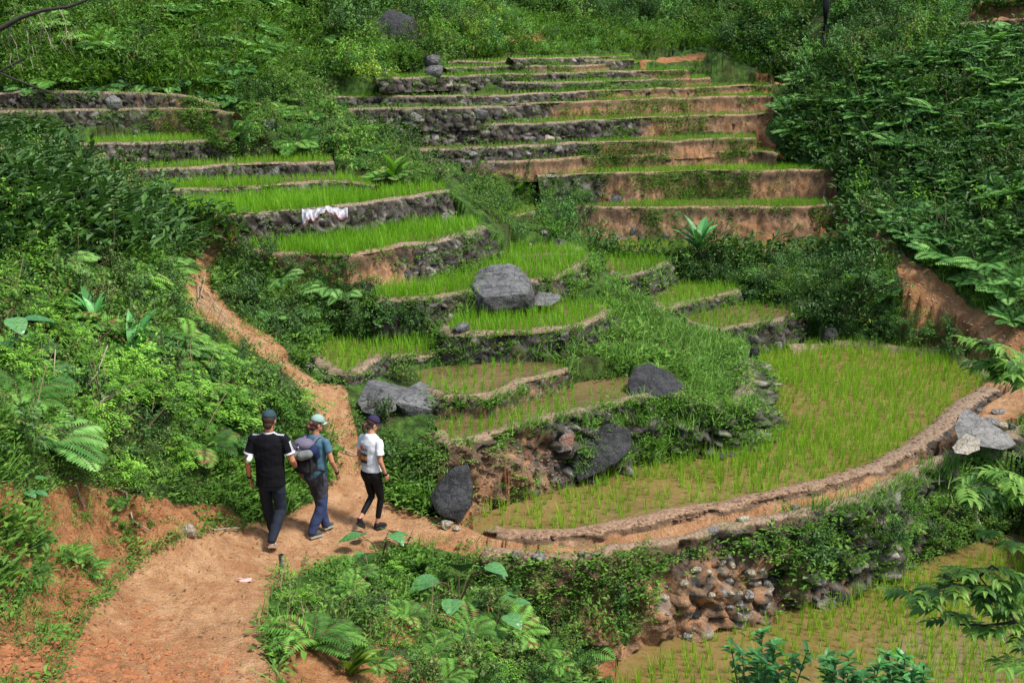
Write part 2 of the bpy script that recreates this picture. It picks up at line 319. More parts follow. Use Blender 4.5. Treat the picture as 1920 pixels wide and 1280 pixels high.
for k, (z, lip, back) in FIELDS.items():
    if k in 'AB': continue
    for q in lip[::2]+[lip[-1]]: pts.append(tuple(Pz(q[0], q[1], z)))
    for q in (back[0], back[-1]): pts.append(tuple(Pz(q[0], q[1], z)))
pts = np.array(pts)
def rbf_fit(P, lam=.12):
    n = len(P); D = np.sqrt(((P[:,None,:2]-P[None,:,:2])**2).sum(-1))
    A = np.zeros((n+3, n+3)); A[:n,:n] = -D+np.eye(n)*lam
    A[:n,n] = 1; A[:n,n+1:] = P[:,:2]; A[n:,:n] = A[:n,n:].T
    return np.linalg.solve(A, np.concatenate([P[:,2], np.zeros(3)]))
W = rbf_fit(pts)
def rbf(X, Y):
    sh = X.shape; X = X.ravel(); Y = Y.ravel(); o = np.empty(len(X)); n = len(pts)
    for i in range(0, len(X), 20000):
        s = slice(i, i+20000)
        D = np.sqrt((X[s,None]-pts[None,:,0])**2+(Y[s,None]-pts[None,:,1])**2)
        o[s] = -D@W[:n]+W[n]+W[n+1]*X[s]+W[n+2]*Y[s]
    return o.reshape(sh)
# world outlines of the fields (the back edge runs on under the wall behind it)
def field_poly(k, ext=.35):
    z, lip, back = FIELDS[k]
    L = [Pz(x, y, z) for x, y in lip]; B = [Pz(x, y, z) for x, y in back]
    if k == 'A':
        O = []
        for i, p in enumerate(L):
            d = L[min(i+1, len(L)-1)]-L[max(i-1, 0)]; d.normalize(); O.append(p+Vector((d.y, -d.x, 0))*.5)
        L = O
    if k == 'B': B = [b+Vector((-.1, .5, 0)) for b in B]
    if k not in 'AB':
        B = [b+Vector((0, ext, 0)) for b in B]
    return L+B[::-1]
POLY = {k: field_poly(k) for k in FIELDS}
PATH = [(60,1420),(80,1290),(120,1215),(190,1110),(250,1050),(330,1005),(430,985),(520,965),(600,930),(625,870),(610,810),(580,760),(550,708),(490,668),(428,634),(382,594),(340,562),(338,520),(362,484),(380,446),(420,450),(402,500),(394,535),(418,572),(458,606),(518,640),(562,680),(602,718),(648,722),(665,800),(690,880),(720,935),(800,972),(880,982),(930,992),(1000,1000),(1100,990),(1250,960),(1422,916),(1573,875),(1650,850),(1690,800),(1811,718),(1868,715),(1940,700),(1940,770),(1850,800),(1789,848),(1728,872),(1642,917),(1575,934),(1479,953),(1374,977),(1311,996),(1192,1025),(1065,1036),(1000,1038),(912,1033),(860,1022),(800,1018),(740,1034),(680,1050),(620,1062),(560,1078),(505,1115),(500,1180),(508,1240),(520,1290),(560,1420)]
SLIDE = [(1625,440),(1665,440),(1700,478),(1740,508),(1790,543),(1830,578),(1880,606),(1940,620),(1940,700),(1870,655),(1820,632),(1790,602),(1740,580),(1690,550),(1680,510),(1690,490),(1640,465)]
CUT = [(0,900),(60,925),(130,900),(200,905),(300,935),(430,945),(470,985),(330,1005),(250,1050),(190,1110),(120,1215),(90,1300),(-60,1300),(-60,900)]
REDS = [[(1440,178),(1455,190),(1432,250),(1482,308),(1478,322),(1405,318),(1412,262),(1418,215)],[(1180,118),(1290,100),(1330,95),(1320,114),(1250,120)],[(1320,150),(1400,140),(1475,135),(1480,158),(1420,166),(1330,165)],[(1560,388),(1605,395),(1560,458),(1520,455)],[(1560,320),(1592,330),(1560,376),(1520,376)],
 [(690,1150),(760,1160),(800,1230),(900,1290),(640,1290),(640,1240),(700,1210)],[(520,1160),(600,1200),(700,1270),(600,1290),(520,1290)],[(1200,1180),(1320,1130),(1300,1200),(1150,1270),(1080,1270)],[(820,22),(880,18),(905,30),(890,60),(830,30)],[(945,66),(1020,66),(1025,80),(945,80)],[(1800,30),(1930,30),(1930,60),(1800,62)],[(1660,90),(1700,70),(1720,110),(1690,130)]]

BARE_BANK = [(1235,1062),(1300,1050),(1400,1050),(1480,1072),(1500,1150),(1300,1215),(1230,1180)]
FREE = [BARE_BANK,[(1526,0),(1560,0),(1562,84),(1524,84)],[(842,842),(930,820),(1075,790),(1085,905),(960,952),(890,965),(850,905)],[(806,872),(846,862),(892,868),(892,985),(815,985)],[(1172,720),(1190,684),(1215,676),(1255,690),(1290,728),(1262,750),(1180,745)],[(770,965),(960,985),(960,1046),(860,1040),(760,1030)],[(665,775),(690,705),(770,715),(838,730),(830,770),(800,815),(760,800)],[(1400,640),(1475,632),(1478,680),(1405,690)],[(1780,760),(1915,800),(1915,850),(1780,860)],[(320,970),(380,970),(380,1015),(320,1015)],[(690,15),(780,15),(785,78),(690,80)],[(785,95),(848,95),(848,150),(785,150)]]
# ------------------------------------------------------------------ ground sheet (fine near the middle of the valley, coarse outside)
us = np.concatenate([np.linspace(-1.6,-.50,40)[:-1], np.linspace(-.50,.52,760), np.linspace(.52,1.6,40)[1:]])
Ys = np.concatenate([np.linspace(1.5,8,20)[:-1], np.geomspace(8,52,520), np.linspace(52,110,40)[1:]])
U, YY = np.meshgrid(us, Ys); XX = U*YY
H0 = rbf(XX, YY)
PXg, PYg = proj(XX, YY, H0)
def soft_in(poly, X, Y): return inside(poly, X, Y).astype(float)
def blur(a, n=2):
    for _ in range(n):
        b = a.copy(); b[1:] += a[:-1]; b[:-1] += a[1:]; b[:,1:] += a[:,:-1]; b[:,:-1] += a[:,1:]; a = b/5
    return a
path_m = blur(soft_in(PATH, PXg, PYg), 14); slide_m = blur(soft_in(SLIDE, PXg, PYg), 3); cut_m = blur(soft_in(CUT, PXg, PYg), 4)
red_m = np.zeros_like(H0)
for q in REDS: red_m = np.maximum(red_m, blur(soft_in(q, PXg, PYg), 3))
soil_m = np.maximum.reduce([path_m, slide_m*.95, cut_m*.92, red_m*.85])
for q in (FREE[2], FREE[3], FREE[5]): soil_m = np.maximum(soil_m, .85*blur(soft_in(q, PXg, PYg), 3))
pale_m = np.clip(path_m*1.0+slide_m*.6, 0, 1)*(1-.75*sst(0, 1, np.clip((PYg-1060)/200, 0, 1)*np.clip((430-PXg)/240, 0, 1)))
Pn = np.stack([XX, YY, H0*1.5], -1)
rough = .16*fbm(Pn*.9, 3)+.10*fbm(Pn*3.1, 3)
H = H0+rough*(1-.8*path_m)*np.where(YY < 60, 1, 3)+path_m*(.05*fbm(Pn*2.5, 4)+.035*fbm(Pn*9, 3)-.05*np.exp(-((XX-(-.9-.30*(14.5-YY))-.15*np.sin(YY*1.3))/.16)**2)*(YY < 14.5)*(YY > 8))+cut_m*.1*fbm(Pn*5, 4)+slide_m*.12*fbm(Pn*np.array([4,4,2.]), 4)
low = np.full_like(H, 99.)
for k, P in POLY.items():
    low = np.where(inside([(p.x, p.y) for p in P], XX, YY), np.minimum(low, FIELDS[k][0]-.4), low)
l2 = low.copy()
for _ in range(2):
    a = l2.copy()
    a[1:] = np.minimum(a[1:], l2[:-1]); a[:-1] = np.minimum(a[:-1], l2[1:]); a[:,1:] = np.minimum(a[:,1:], l2[:,:-1]); a[:,:-1] = np.minimum(a[:,:-1], l2[:,1:]); l2 = a
# ------------------------------------------------------------------ terrace walls
M_WALL = mat_wall()
def catmull(P, ds):
    P = [np.array(p, float) for p in P]; P = [2*P[0]-P[1]]+P+[2*P[-1]-P[-2]]; o = []
    for i in range(1, len(P)-2):
        a, b, c, d = P[i-1:i+3]; n = max(2, int(np.linalg.norm(c[:2]-b[:2])/ds)+1)
        for t in np.linspace(0, 1, n, endpoint=False):
            # chordal-safe: limit the overshoot by blending with the straight segment
            cr = .5*((2*b)+(-a+c)*t+(2*a-5*b+4*c-d)*t*t+(-a+3*b-3*c+d)*t**3)
            o.append(.6*cr+.4*(b+(c-b)*t))
    o.append(P[-2]); return np.array(o)
WALLS = []
def make_wall(name, label, lip, z, base, batter=.12, rim=.085, rimh=.03, soil=0.0, moss=.3, rough=1.0, ds=.055, rows=None, cat='terrace wall', group=None, stone=7.5, carve=True):
    """lip: photo pixels, or (px,py,z) triples; soil/moss: number or f(px)"""
    L = [Py(q[0], q[1], -q[2]) if len(q) > 2 and q[2] < -5 else Pz(q[0], q[1], q[2] if len(q) > 2 else z) for q in lip]
    C = catmull(L, ds); n = len(C)
    d = np.gradient(C[:,:2], axis=0); d /= np.linalg.norm(d, axis=1)[:,None]+1e-9
    for _ in range(3): d[1:-1] = (d[:-2]+d[1:-1]*2+d[2:])/4
    d /= np.linalg.norm(d, axis=1)[:,None]+1e-9
    nrm = np.stack([d[:,1], -d[:,0]], -1)
    wob = fbm(np.stack([C[:,0]*.9, C[:,1]*.9, C[:,2]*0+3], -1), 3)*(.16 if cat != 'bund' else .05)+fbm(np.stack([C[:,0]*4, C[:,1]*4, C[:,2]*0], -1), 2)*.05
    C[:,:2] += nrm*wob[:,None]
    px, _ = proj(C[:,0], C[:,1], C[:,2])
    bz = np.interp(px, [b[0] for b in base], [b[1] for b in base]) if isinstance(base, list) else np.full(n, float(base))
    hgt = C[:,2]-bz
    rows = rows or int(np.clip(hgt.max()/.05, 6, 26))
    prof = [(-(rim+.16), -.16, 1.), (-rim-.03, .3*rimh, 1.), (-rim*.8, rimh*.9, 1.), (-rim*.3, rimh, 1.), (0, rimh*.6, .9)]
    cols = [C[:,2]*0+o for o, _, _ in prof]; zs = [C[:,2]+h for _, h, _ in prof]; rm = [np.full(n, r) for _, _, r in prof]
    for k in range(1, rows+1):
        t = k/rows
        cols.append(np.full(n, .012)+batter*t**.8); zs.append(C[:,2]+rimh*.3-(hgt+.14+rimh*.3)*t); rm.append(np.full(n, .15 if k == 1 else -.3))
    O = np.array(cols); Z = np.array(zs); Rm = np.array(rm); m = len(O)
    X = C[None,:,0]+nrm[None,:,0]*O; Y = C[None,:,1]+nrm[None,:,1]*O
    P = np.stack([X, Y, Z], -1)
    face = (np.arange(m) >= 5)[:,None]*np.ones((1,n))
    so = np.broadcast_to(soil(px) if callable(soil) else soil, (n,)).astype(float); mo = np.broadcast_to(moss(px) if callable(moss) else moss, (n,)).astype(float)
    sn = so+.8*fbm(P*np.array([.9,.9,.9]), 3)
    stonew = np.clip(1.2-1.6*np.clip(sn, 0, 1), 0, 1)
    q = P*stone*np.array([.85,.85,1.9]); f1, f2, val = worley(q)
    gap = (f2-f1)
    disp = face*(stonew*(.5/stone*sst(0, .3, gap)+.3/stone*(val-.5))+.10*fbm(P*3.5, 4)*(.6+.4*rough)+np.clip(sn, 0, 1)*(.10*fbm(P*np.array([5,5,1.6]), 4)-.05*np.maximum(0, fbm(P*np.array([2.2,2.2,.8])+9, 2))))*rough
    disp = disp+(1-face)*min(.05, rim*.25)*fbm(P*5, 3)
    P[...,0] += nrm[None,:,0]*disp; P[...,1] += nrm[None,:,1]*disp
    P[...,2] += (1-face)*(min(.05,rimh*.6)*fbm(P*4, 4))+face*.03*fbm(P*6+5, 2)+.06*fbm(np.stack([C[:,0]*1.3, C[:,1]*1.3, C[:,2]*0], -1), 3)[None,:]*(np.arange(m) < 8)[:,None]
    idx = np.arange(m*n).reshape(m, n)
    Fq = np.stack([idx[:-1,:-1], idx[1:,:-1], idx[1:,1:], idx[:-1,1:]], -1).reshape(-1, 4)
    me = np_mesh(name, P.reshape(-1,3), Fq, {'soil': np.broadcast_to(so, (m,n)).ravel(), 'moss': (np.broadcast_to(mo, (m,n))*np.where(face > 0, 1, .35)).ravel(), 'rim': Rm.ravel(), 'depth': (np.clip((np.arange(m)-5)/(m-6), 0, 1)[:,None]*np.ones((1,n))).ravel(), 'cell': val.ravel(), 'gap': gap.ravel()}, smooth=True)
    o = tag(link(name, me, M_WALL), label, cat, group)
    WALLS.append((C, nrm, bz, batter, rim, carve, hgt, o, soil))
    return o
def ramp_px(*st): return lambda px: np.interp(px, [s[0] for s in st], [s[1] for s in st])
def wall(k, label, base, lip=None, **kw):
    if k[0] == 'D' and k not in ('D1','D2'): kw.setdefault('stone', 5.2)
    z, l, _ = FIELDS[k]
    make_wall('terrace_wall', label, lip or l, z, base, group='earth and stone terrace walls', **kw)
zf = {k: v[0] for k, v in FIELDS.items()}
sD = ramp_px((850,-.1),(1000,.15),(1180,.5),(1300,.8),(1500,1.0))
wall('D16', 'thin uppermost terrace bank with dry mud rim at the head of the valley', 5.9, soil=sD)
wall('D15', 'low earth bank second from the head of the valley stair', 5.7, soil=.4)
wall('D14', 'earth terrace bank running from the pair of grey boulders to the bare red clay scar', zf['D13'], soil=ramp_px((850,.1),(1000,.5),(1200,.9)))
wall('D13', 'terrace wall beginning just beneath the pair of stacked grey boulders', zf['D12'], soil=ramp_px((900,.0),(1150,.3),(1300,.8)))
wall('D12', 'mossy rubble terrace wall whose low red end meets the bright grass tongue', zf['D11'], soil=ramp_px((1000,0),(1250,.2),(1270,1)), moss=ramp_px((900,.3),(1050,.55),(1250,.6),(1270,.1)))
wall('D11', 'terrace wall with loose pale stones at its middle and a red clay end', zf['D10'], soil=ramp_px((1000,.1),(1110,.5),(1250,.9)))
wall('D10', 'terrace wall of heaped grey stones turning into long red clay face', zf['D9'], soil=ramp_px((900,-.1),(1060,.6),(1200,1.0)), batter=.2)
wall('D9', 'tall dark stone terrace wall with big cream boulder lying at its foot', zf['D8'], soil=ramp_px((1000,0),(1170,.1),(1240,.9)), batter=.18)
wall('D8', 'terrace wall studded with rounded grey stones below the cream boulder', zf['D7'], soil=ramp_px((1000,0),(1110,.4),(1150,.8),(1300,.7)))
wall('D7', 'pale brown earth terrace bank with smooth scraped face', zf['D6'], soil=ramp_px((950,.5),(1020,1)))
wall('D6', 'creeper hung terrace bank ending in a square cut red clay face', zf['D5'], soil=ramp_px((1100,.3),(1180,.8),(1440,1),(1460,1.2)), moss=ramp_px((1000,.55),(1130,.5),(1180,.25),(1240,.5),(1400,.55),(1455,.05)), batter=.2)
wall('D5', 'high terrace bank with creepers over bare orange earth patches', zf['D4'], soil=ramp_px((1080,.6),(1200,.8),(1300,1.0),(1600,1.1)), moss=ramp_px((1140,.2),(1220,.55),(1280,.5),(1330,.25),(1380,.45),(1430,.3),(1600,.2)), batter=.28)
wall('D5b', 'short stone bank under the small paddy strip beside the round dark bush', 1.9, soil=.5, moss=.4)
wall('D4', 'low bank with dry rim above the bushes and the banana plant', [(1140,1.45),(1300,.9),(1540,.9)], soil=.3, moss=.55, batter=.3)
wall('D3', 'rubble wall of loose brown stones under the small rounded paddy', zf['D2'], soil=.1, moss=.2, rough=1.4)
wall('D2', 'thin curved mud bund between the two small paddies', zf['D1'], soil=.35, moss=.1, rim=.2)
wall('D1', 'grey earth bank with stones at its foot behind the large paddy', [(1257,.62),(1320,.58),(1370,.2),(1400,0),(1512,0)], soil=.25, moss=.15, batter=.2)
wall('C11', 'tall dark mossy bank topped by a thin pale rim in the upper terraces', zf['C10'], soil=ramp_px((200,.1),(330,.6),(400,.6)), moss=.5, batter=.2)
wall('C10', 'dark rubble wall half hidden by the round bluish bush', zf['C9'], soil=.05, moss=.3, batter=.15)
wall('C9', 'dark earth bank with a rounded slab and upright stone set in it', zf['C8'], soil=.25, moss=.2)
wall('C8', 'curved dark bank of root threaded earth with a few pale stones', zf['C7'], soil=.3, moss=.1)
wall('C7', 'dark dry stone wall under the plastic sheet', zf['C6'], soil=ramp_px((350,.9),(430,.6),(500,-.1),(840,-.1)), moss=.15, batter=.22, rough=1.3)
wall('C6', 'high stone and clay wall curving above the paddy with the large boulder', [(470,2.2),(640,2.1),(720,2.2),(906,2.2)], soil=ramp_px((480,.5),(640,.8),(720,.7),(820,.1),(900,-.1)), moss=.15, batter=.25, rough=1.2, rim=.2)
wall('C5', 'curved bank with dry mud rim running behind the large boulder', [(700,1.5),(850,1.75),(1000,1.75),(1074,1.75),(1100,1.9)], soil=.35, moss=.4, batter=.15, rim=.16)
wall('C4', 'dark curved bank with a pale rounded rim in front of the large boulder', [(836,1.4),(880,1.35),(1000,1.28),(1100,1.4),(1146,1.5)], soil=.35, moss=.4, rim=.17, rimh=.06)
wall('C3', 'short dark bank with a leafy sapling in front of it', zf['C2'], soil=.35, moss=.2, rim=.16)
wall('C2', 'winding mud bund from the split slab boulder', zf['C1'], soil=.5, moss=.15, rim=.16, rimh=.06)
wall('C1', 'tall rugged earth bank with embedded dark boulders above the large paddy', -.05,
     lip=[(812,812,1.0),(838,837,1.0),(930,814,1.0),(990,796,1.0),(1061,778,1.0),(1142,760,1.0),(1220,741,1.0),(1270,742,.97),(1320,752,.85),(1355,760,.75),(1395,742,.72),(1412,705,.75),(1406,668,.8)],
     soil=ramp_px((838,.6),(1000,.5),(1060,.25),(1250,.2),(1400,.0)), moss=ramp_px((838,.2),(1050,.35),(1200,.45),(1420,.5)), batter=.38, rough=2.2, rim=.16, stone=5)
make_wall('terrace_wall', 'overgrown rubble bank dropping from the path to the lowest paddy', [(905,1030),(960,1036),(1008,1041),(1065,1041),(1150,1031),(1291,1008),(1362,986),(1479,961),(1575,942),(1642,923),(1728,873),(1789,851),(1860,830),(1940,800)], .17, -1.15, batter=.42, rim=.1, rimh=.02, soil=ramp_px((900,.8),(1180,.62),(1290,.5),(1450,.48),(1600,.35),(1900,.25)), moss=ramp_px((900,.5),(1190,.4),(1250,.02),(1460,.05),(1510,.42),(1900,.5)), rough=2.0, stone=4, cat='terrace wall', group='earth and stone terrace walls')
make_wall('terrace_wall', 'broken dark bank cut under the grassy slope at the top of the side terraces', [(-60,176,-30.4),(0,177,-30.4),(67,172,-30.4),(202,173,-30.5),(302,176,-30.5),(360,184,-30.4),(410,199,-30.2)], 5.5, 5.02, batter=.12, rim=.1, rimh=.03, soil=ramp_px((200,0),(260,.45)), moss=.35, group='earth and stone terrace walls')
make_wall('terrace_wall', 'red terrace bank high in the corner above the ferns', [(1800,46,-38),(1860,40,-38),(1950,36,-37.5)], 7.1, 6.55, soil=1.1, moss=.1, group='earth and stone terrace walls')
make_wall('terrace_wall', 'second red terrace bank at the very top corner of the slope', [(1812,8,-40),(1870,3,-40),(1950,-2,-39.5)], 7.8, 7.1, soil=1.1, moss=.1, group='earth and stone terrace walls')
# muddy bunds
make_wall('mud_bund', 'churned muddy bund between the large paddy and the dirt path', [(905,994,.07),(940,1002,.13),(1000,1006),(1080,1002),(1180,986),(1250,971),(1358,950),(1473,925),(1573,906),(1645,878),(1717,846),(1771,803),(1825,754),(1868,728)], .17, .11, batter=.16, rim=.24, rimh=.03, soil=ramp_px((900,1),(1500,.9),(1700,.5),(1850,.4)), moss=-.1, rough=1.6, ds=.04, cat='bund', rows=6)
make_wall('mud_bund', 'thin dry bund closing the far side of the large paddy', [(1868,712),(1800,668),(1753,660),(1699,655),(1609,644),(1555,644),(1473,653)], .05, 0, batter=.1, rim=.14, rimh=.08, soil=.3, moss=.0, cat='bund', rows=4, carve=False)
make_wall('mud_bund', 'little mud bund crossing the paddy above the large boulder', [(950,479),(1030,478),(1096,480)], 2.24, 2.15, batter=.08, rim=.08, rimh=.04, soil=.3, moss=.0, cat='bund', rows=4, carve=False)
make_wall('mud_bund', 'curved mud rim around the near side of the lower small paddy', [(1245,578),(1262,590),(1280,604),(1318,617),(1345,621)], .68, .5, batter=.2, rim=.14, rimh=.07, soil=.3, moss=.2, cat='bund', rows=5, carve=False)


# ------------------------------------------------------------------ cut the land back behind and in front of each wall, then lay the ground sheet
for C, nm, bz, bat, rim, cv, *_r in WALLS:
    if not cv: continue
    x0, x1, y0, y1 = C[:,0].min()-1.6, C[:,0].max()+1.6, C[:,1].min()-1.6, C[:,1].max()+1.6
    sel = np.nonzero((XX > x0) & (XX < x1) & (YY > y0) & (YY < y1))
    if not len(sel[0]): continue
    vx, vy = XX[sel], YY[sel]
    hs = H[sel]
    for i in range(0, len(vx), 20000):
        q = slice(i, i+20000)
        d2 = (vx[q,None]-C[None,:,0])**2+(vy[q,None]-C[None,:,1])**2
        j = d2.argmin(1); dist = np.sqrt(d2[np.arange(len(j)), j])
        o = (vx[q]-C[j,0])*nm[j,0]+(vy[q]-C[j,1])*nm[j,1]
        along = np.sqrt(np.maximum(dist**2-o**2, 0))
        ok = along < .12
        zl, zb = C[j,2], bz[j]
        lim = np.where(o < -rim-.12, zl+.04+(-o-rim-.12)*.7, np.where(o < -.05, zl-.07, np.where(o < bat+.06, zb-.12, zb+.0+(o-bat)*.55)))
        lim = np.where((o < bat+.02) & (o > -.3), np.minimum(lim, zl-.12-np.clip((o+.12)*8, 0, None)), lim)
        act = ok & (o > -.9) & (o < 1.5)
        hs[q] = np.where(act, np.minimum(hs[q], np.maximum(lim, zb-.2)), hs[q])
    H[sel] = hs
# one-cell erosion towards lower fields only: a cell already in a field may sink further, land outside stays
Hf = np.where(low < 90, np.minimum(l2, low), H)
nr, nc = H.shape
V = np.stack([XX, YY, Hf], -1).reshape(-1, 3)
ii = np.arange(nr*nc).reshape(nr, nc)
Fq = np.stack([ii[:-1,:-1], ii[:-1,1:], ii[1:,1:], ii[1:,:-1]], -1).reshape(-1, 4)
me = np_mesh('ground', V, Fq, {'soil': soil_m.ravel(), 'pale': pale_m.ravel()}, smooth=True)
M_GROUND = mat_terrain()
ground = tag(link('ground', me, M_GROUND), 'hillside ground of clay paths and green slopes', 'ground', kind='structure')

# ------------------------------------------------------------------ water of the paddies
M_WATER = mat_water('paddy_water', (.150,.105,.032), (.215,.150,.050), (.20,.135,.055))
M_WATER2 = mat_water('wet_paddy_mud', (.12,.085,.035), (.20,.14,.06), (.13,.10,.05))
for k, P in POLY.items():
    vs = [(p.x, p.y, p.z) for p in P]
    tri = tessellate_polygon([[Vector(v) for v in vs]])
    me = np_mesh('paddy_water', vs, np.array(tri))
    # faces upward
    bm = bmesh.new(); bm.from_mesh(me); bmesh.ops.recalc_face_normals(bm, faces=bm.faces)
    for f in bm.faces:
        if f.normal.z < 0: f.normal_flip()
    bm.to_mesh(me); bm.free()
    o = link('paddy_water', me, M_WATER if k in 'AB' else M_WATER2)
    tag(o, {'A': 'brown shallow water of the large paddy', 'B': 'brown water of the lowest paddy'}.get(k, 'wet mud and shallow water in a small terrace paddy'), 'water', None if k in 'AB' else 'wet paddy floors', 'structure')
dg = bpy.context.evaluated_depsgraph_get()
def bvh_of(objs):
    VV = []; FF = []; b = 0
    for o in objs:
        me = o.data; n = len(me.vertices); a = np.empty(n*3, dtype=np.float32); me.vertices.foreach_get('co', a); VV.append(a.reshape(-1,3))
        for p in me.polygons: FF.append([v+b for v in p.vertices])
        b += n
    return BVHTree.FromPolygons([tuple(map(float, v)) for v in np.concatenate(VV)], FF, all_triangles=False)
# ------------------------------------------------------------------ look-up of the land by photo pixel
BV = bvh_of([ground]+[x[7] for x in WALLS])
CAMP = Vector((0, 0, ZC))
def hit(px, py):
    u, a, b = ray(px, py)
    loc, nor, i, d = BV.ray_cast(CAMP, Vector((u, a, b)).normalized(), 120)
    if loc is None: return None
    if nor.z < 0: nor = -nor
    return loc, nor
def ground_z(x, y):
    loc, nor, i, d = BV.ray_cast(Vector((x, y, 60)), Vector((0,0,-1)), 100)
    return loc.z if loc else 0.0

# ------------------------------------------------------------------ leaf builders: all return (verts, quads, tint)
def frame(d, up=(0,0,1)):
    d = d/(np.linalg.norm(d)+1e-9); s = np.cross(d, np.array(up, float)); l = np.linalg.norm(s)
    s = np.array([1.,0,0]) if l < 1e-4 else s/l
    return d, s, np.cross(s, d)
class LB:
    """collects leaves"""
    def __init__(s): s.V = []; s.F = []; s.T = []; s.n = 0
    def leaf(s, p, d, L, Wd, r, fold=.25, droop=.0, up=(0,0,1), t=None):
        d, sd, n = frame(np.asarray(d, float), up); t = r.random() if t is None else t
        p = np.asarray(p, float)
        m = p+d*L*.45+n*0; tip = p+d*L-np.array([0,0,1])*droop*L
        s.V += [p, m-sd*Wd*.5+n*Wd*fold, tip, m+sd*Wd*.5+n*Wd*fold]
        s.F.append([s.n, s.n+1, s.n+2, s.n+3]); s.T += [t]*4; s.n += 4
    def blade(s, p, d, L, Wd, r, segs=4, droop=.5, fold=.2, up=(0,0,1), t=None, prof=None):
        """long leaf of several segments with a folded midrib"""
        d, sd, n = frame(np.asarray(d, float), up); t = r.random() if t is None else t
        p = np.asarray(p, float); q = p.copy(); dd = d.copy(); rows = []
        for k in range(segs+1):
            f = k/segs; w_ = (math.sin(math.pi*min(1, (f*.92+.08))**.8) if prof is None else prof(f))*Wd*.5
            d2, s2, n2 = frame(dd, n if abs(dd[2]) > .98 else (0,0,1))
            s2 = sd
            rows.append((q-s2*w_+n2*w_*fold, q.copy(), q+s2*w_+n2*w_*fold))
            q = q+dd*L/segs; dd = dd-np.array([0,0,1])*droop/segs; dd /= np.linalg.norm(dd)
        b = s.n
        for a in rows: s.V += list(a); s.T += [t]*3
        for k in range(segs):
            i = b+3*k; s.F += [[i, i+1, i+4, i+3], [i+1, i+2, i+5, i+4]]
        s.n += 3*len(rows)
    def arr(s): return np.array(s.V), np.array(s.F), np.array(s.T)
    def stick(s, pts, r0, r1, sides=4, t=.5):
        P = [np.asarray(p, float) for p in pts]; b = s.n; n = len(P)
        for k, p in enumerate(P):
            d = P[min(k+1, n-1)]-P[max(k-1, 0)]; d, sd, nn = frame(d); r = r0+(r1-r0)*k/max(1, n-1)
            for a in range(sides):
                w_ = 2*math.pi*a/sides; s.V.append(p+sd*math.cos(w_)*r+nn*math.sin(w_)*r); s.T.append(t)
        for k in range(n-1):
            for a in range(sides):
                c = (a+1) % sides; i = b+k*sides; s.F.append([i+a, i+c, i+sides+c, i+sides+a])
        s.n += n*sides
def t_bush(seed, leaf=.085, nst=11, per=46, h=.75, spread=.62, wid=.5, droop=.2):
    r = np.random.default_rng(seed); lb = LB(); st = LB()
    for k in range(nst):
        a = r.random()*6.283; el = r.uniform(.25, 1.45); L = r.uniform(.6, 1.05)
        d = np.array([math.cos(a)*math.cos(el)*spread/.6, math.sin(a)*math.cos(el)*spread/.6, math.sin(el)*h/.62]); P = [np.array([r.normal()*.05, r.normal()*.05, -.05])]
        for j in range(5): P.append(P[-1]+d*L*.17+r.normal(size=3)*.03-np.array([0,0,.012*j]))
        st.stick(P, .011, .004)
        for j in range(per):
            f = r.uniform(.3, 1.06)**.8*5; i = min(4, int(f)); q = P[i]+(P[i+1]-P[i])*(f-i)+r.normal(size=3)*.055
            ld = (q-P[0])*.5/(.25+np.linalg.norm(q-P[0]))+r.normal(size=3)*.6+np.array([0,0,.18])
            lb.leaf(q, ld, leaf*r.uniform(.65, 1.35), leaf*wid*r.uniform(.8, 1.2), r, .2, droop)
    return lb, st
def t_fern(seed, nf=11, pin=15, arch=1.15, wide=.30, w0=.055):
    r = np.random.default_rng(seed); lb = LB(); st = LB()
    for k in range(nf):
        a = 6.283*k/nf+r.normal()*.3; el = r.uniform(.75, 1.35); L = r.uniform(.75, 1.1)
        out = np.array([math.cos(a), math.sin(a), 0]); side = np.array([-out[1], out[0], 0])
        p = np.array([0,0,-.03]); e = el; P = [p]; D = []
        n = pin+3
        for j in range(n):
            d = out*math.cos(e)+np.array([0,0,1])*math.sin(e); D.append(d); p = p+d*L/n; P.append(p); e -= arch*el*1.25/n*r.uniform(.8,1.2)
        st.stick(P, .008, .003, 3)
        t = r.random()
        for j in range(2, n):
            f = (j-2)/(n-2); pl = wide*(math.sin(math.pi*(f*.80+.20))**.8)*r.uniform(.85,1.1)
            for sg in (-1, 1):
                d = side*sg+D[j]*.55; nrm = np.cross(D[j], side)
                lb.leaf(P[j], d, pl, w0*r.uniform(.85,1.2), r, .08, .12, up=tuple(nrm if nrm[2] > 0 else -nrm), t=min(1, max(0, t+r.normal()*.12)))
    return lb, st
def t_legume(seed, nst=16, leaf=.10):
    r = np.random.default_rng(seed); lb = LB(); st = LB()
    for k in range(nst):
        a = r.random()*6.283; el = r.uniform(.3, 1.3); L = r.uniform(.5, 1.0)
        d = np.array([math.cos(a)*math.cos(el), math.sin(a)*math.cos(el), math.sin(el)*.9]); P = [np.zeros(3)]
        for j in range(4): P.append(P[-1]+d*L*.22+r.normal(size=3)*.03)
        st.stick(P, .01, .004)
        for j in range(7):
            f = r.uniform(.4, 1)*4; i = min(3, int(f)); q = P[i]+(P[i+1]-P[i])*(f-i)
            ld = d*.6+r.normal(size=3)*.6; ld[2] = abs(ld[2])*.4; ld, sd, nn = frame(ld); t = r.random()
            for m in range(5):
                c = q+ld*.06*m-np.array([0,0,.006*m*m])
                for sg in (-1,1): lb.leaf(c, sd*sg+ld*.45, leaf*.9, leaf*.42, r, .1, .15, t=min(1,max(0,t+r.normal()*.1)))
            lb.leaf(q+ld*.3, ld, leaf, leaf*.45, r, .1, .2, t=t)
    return lb, st
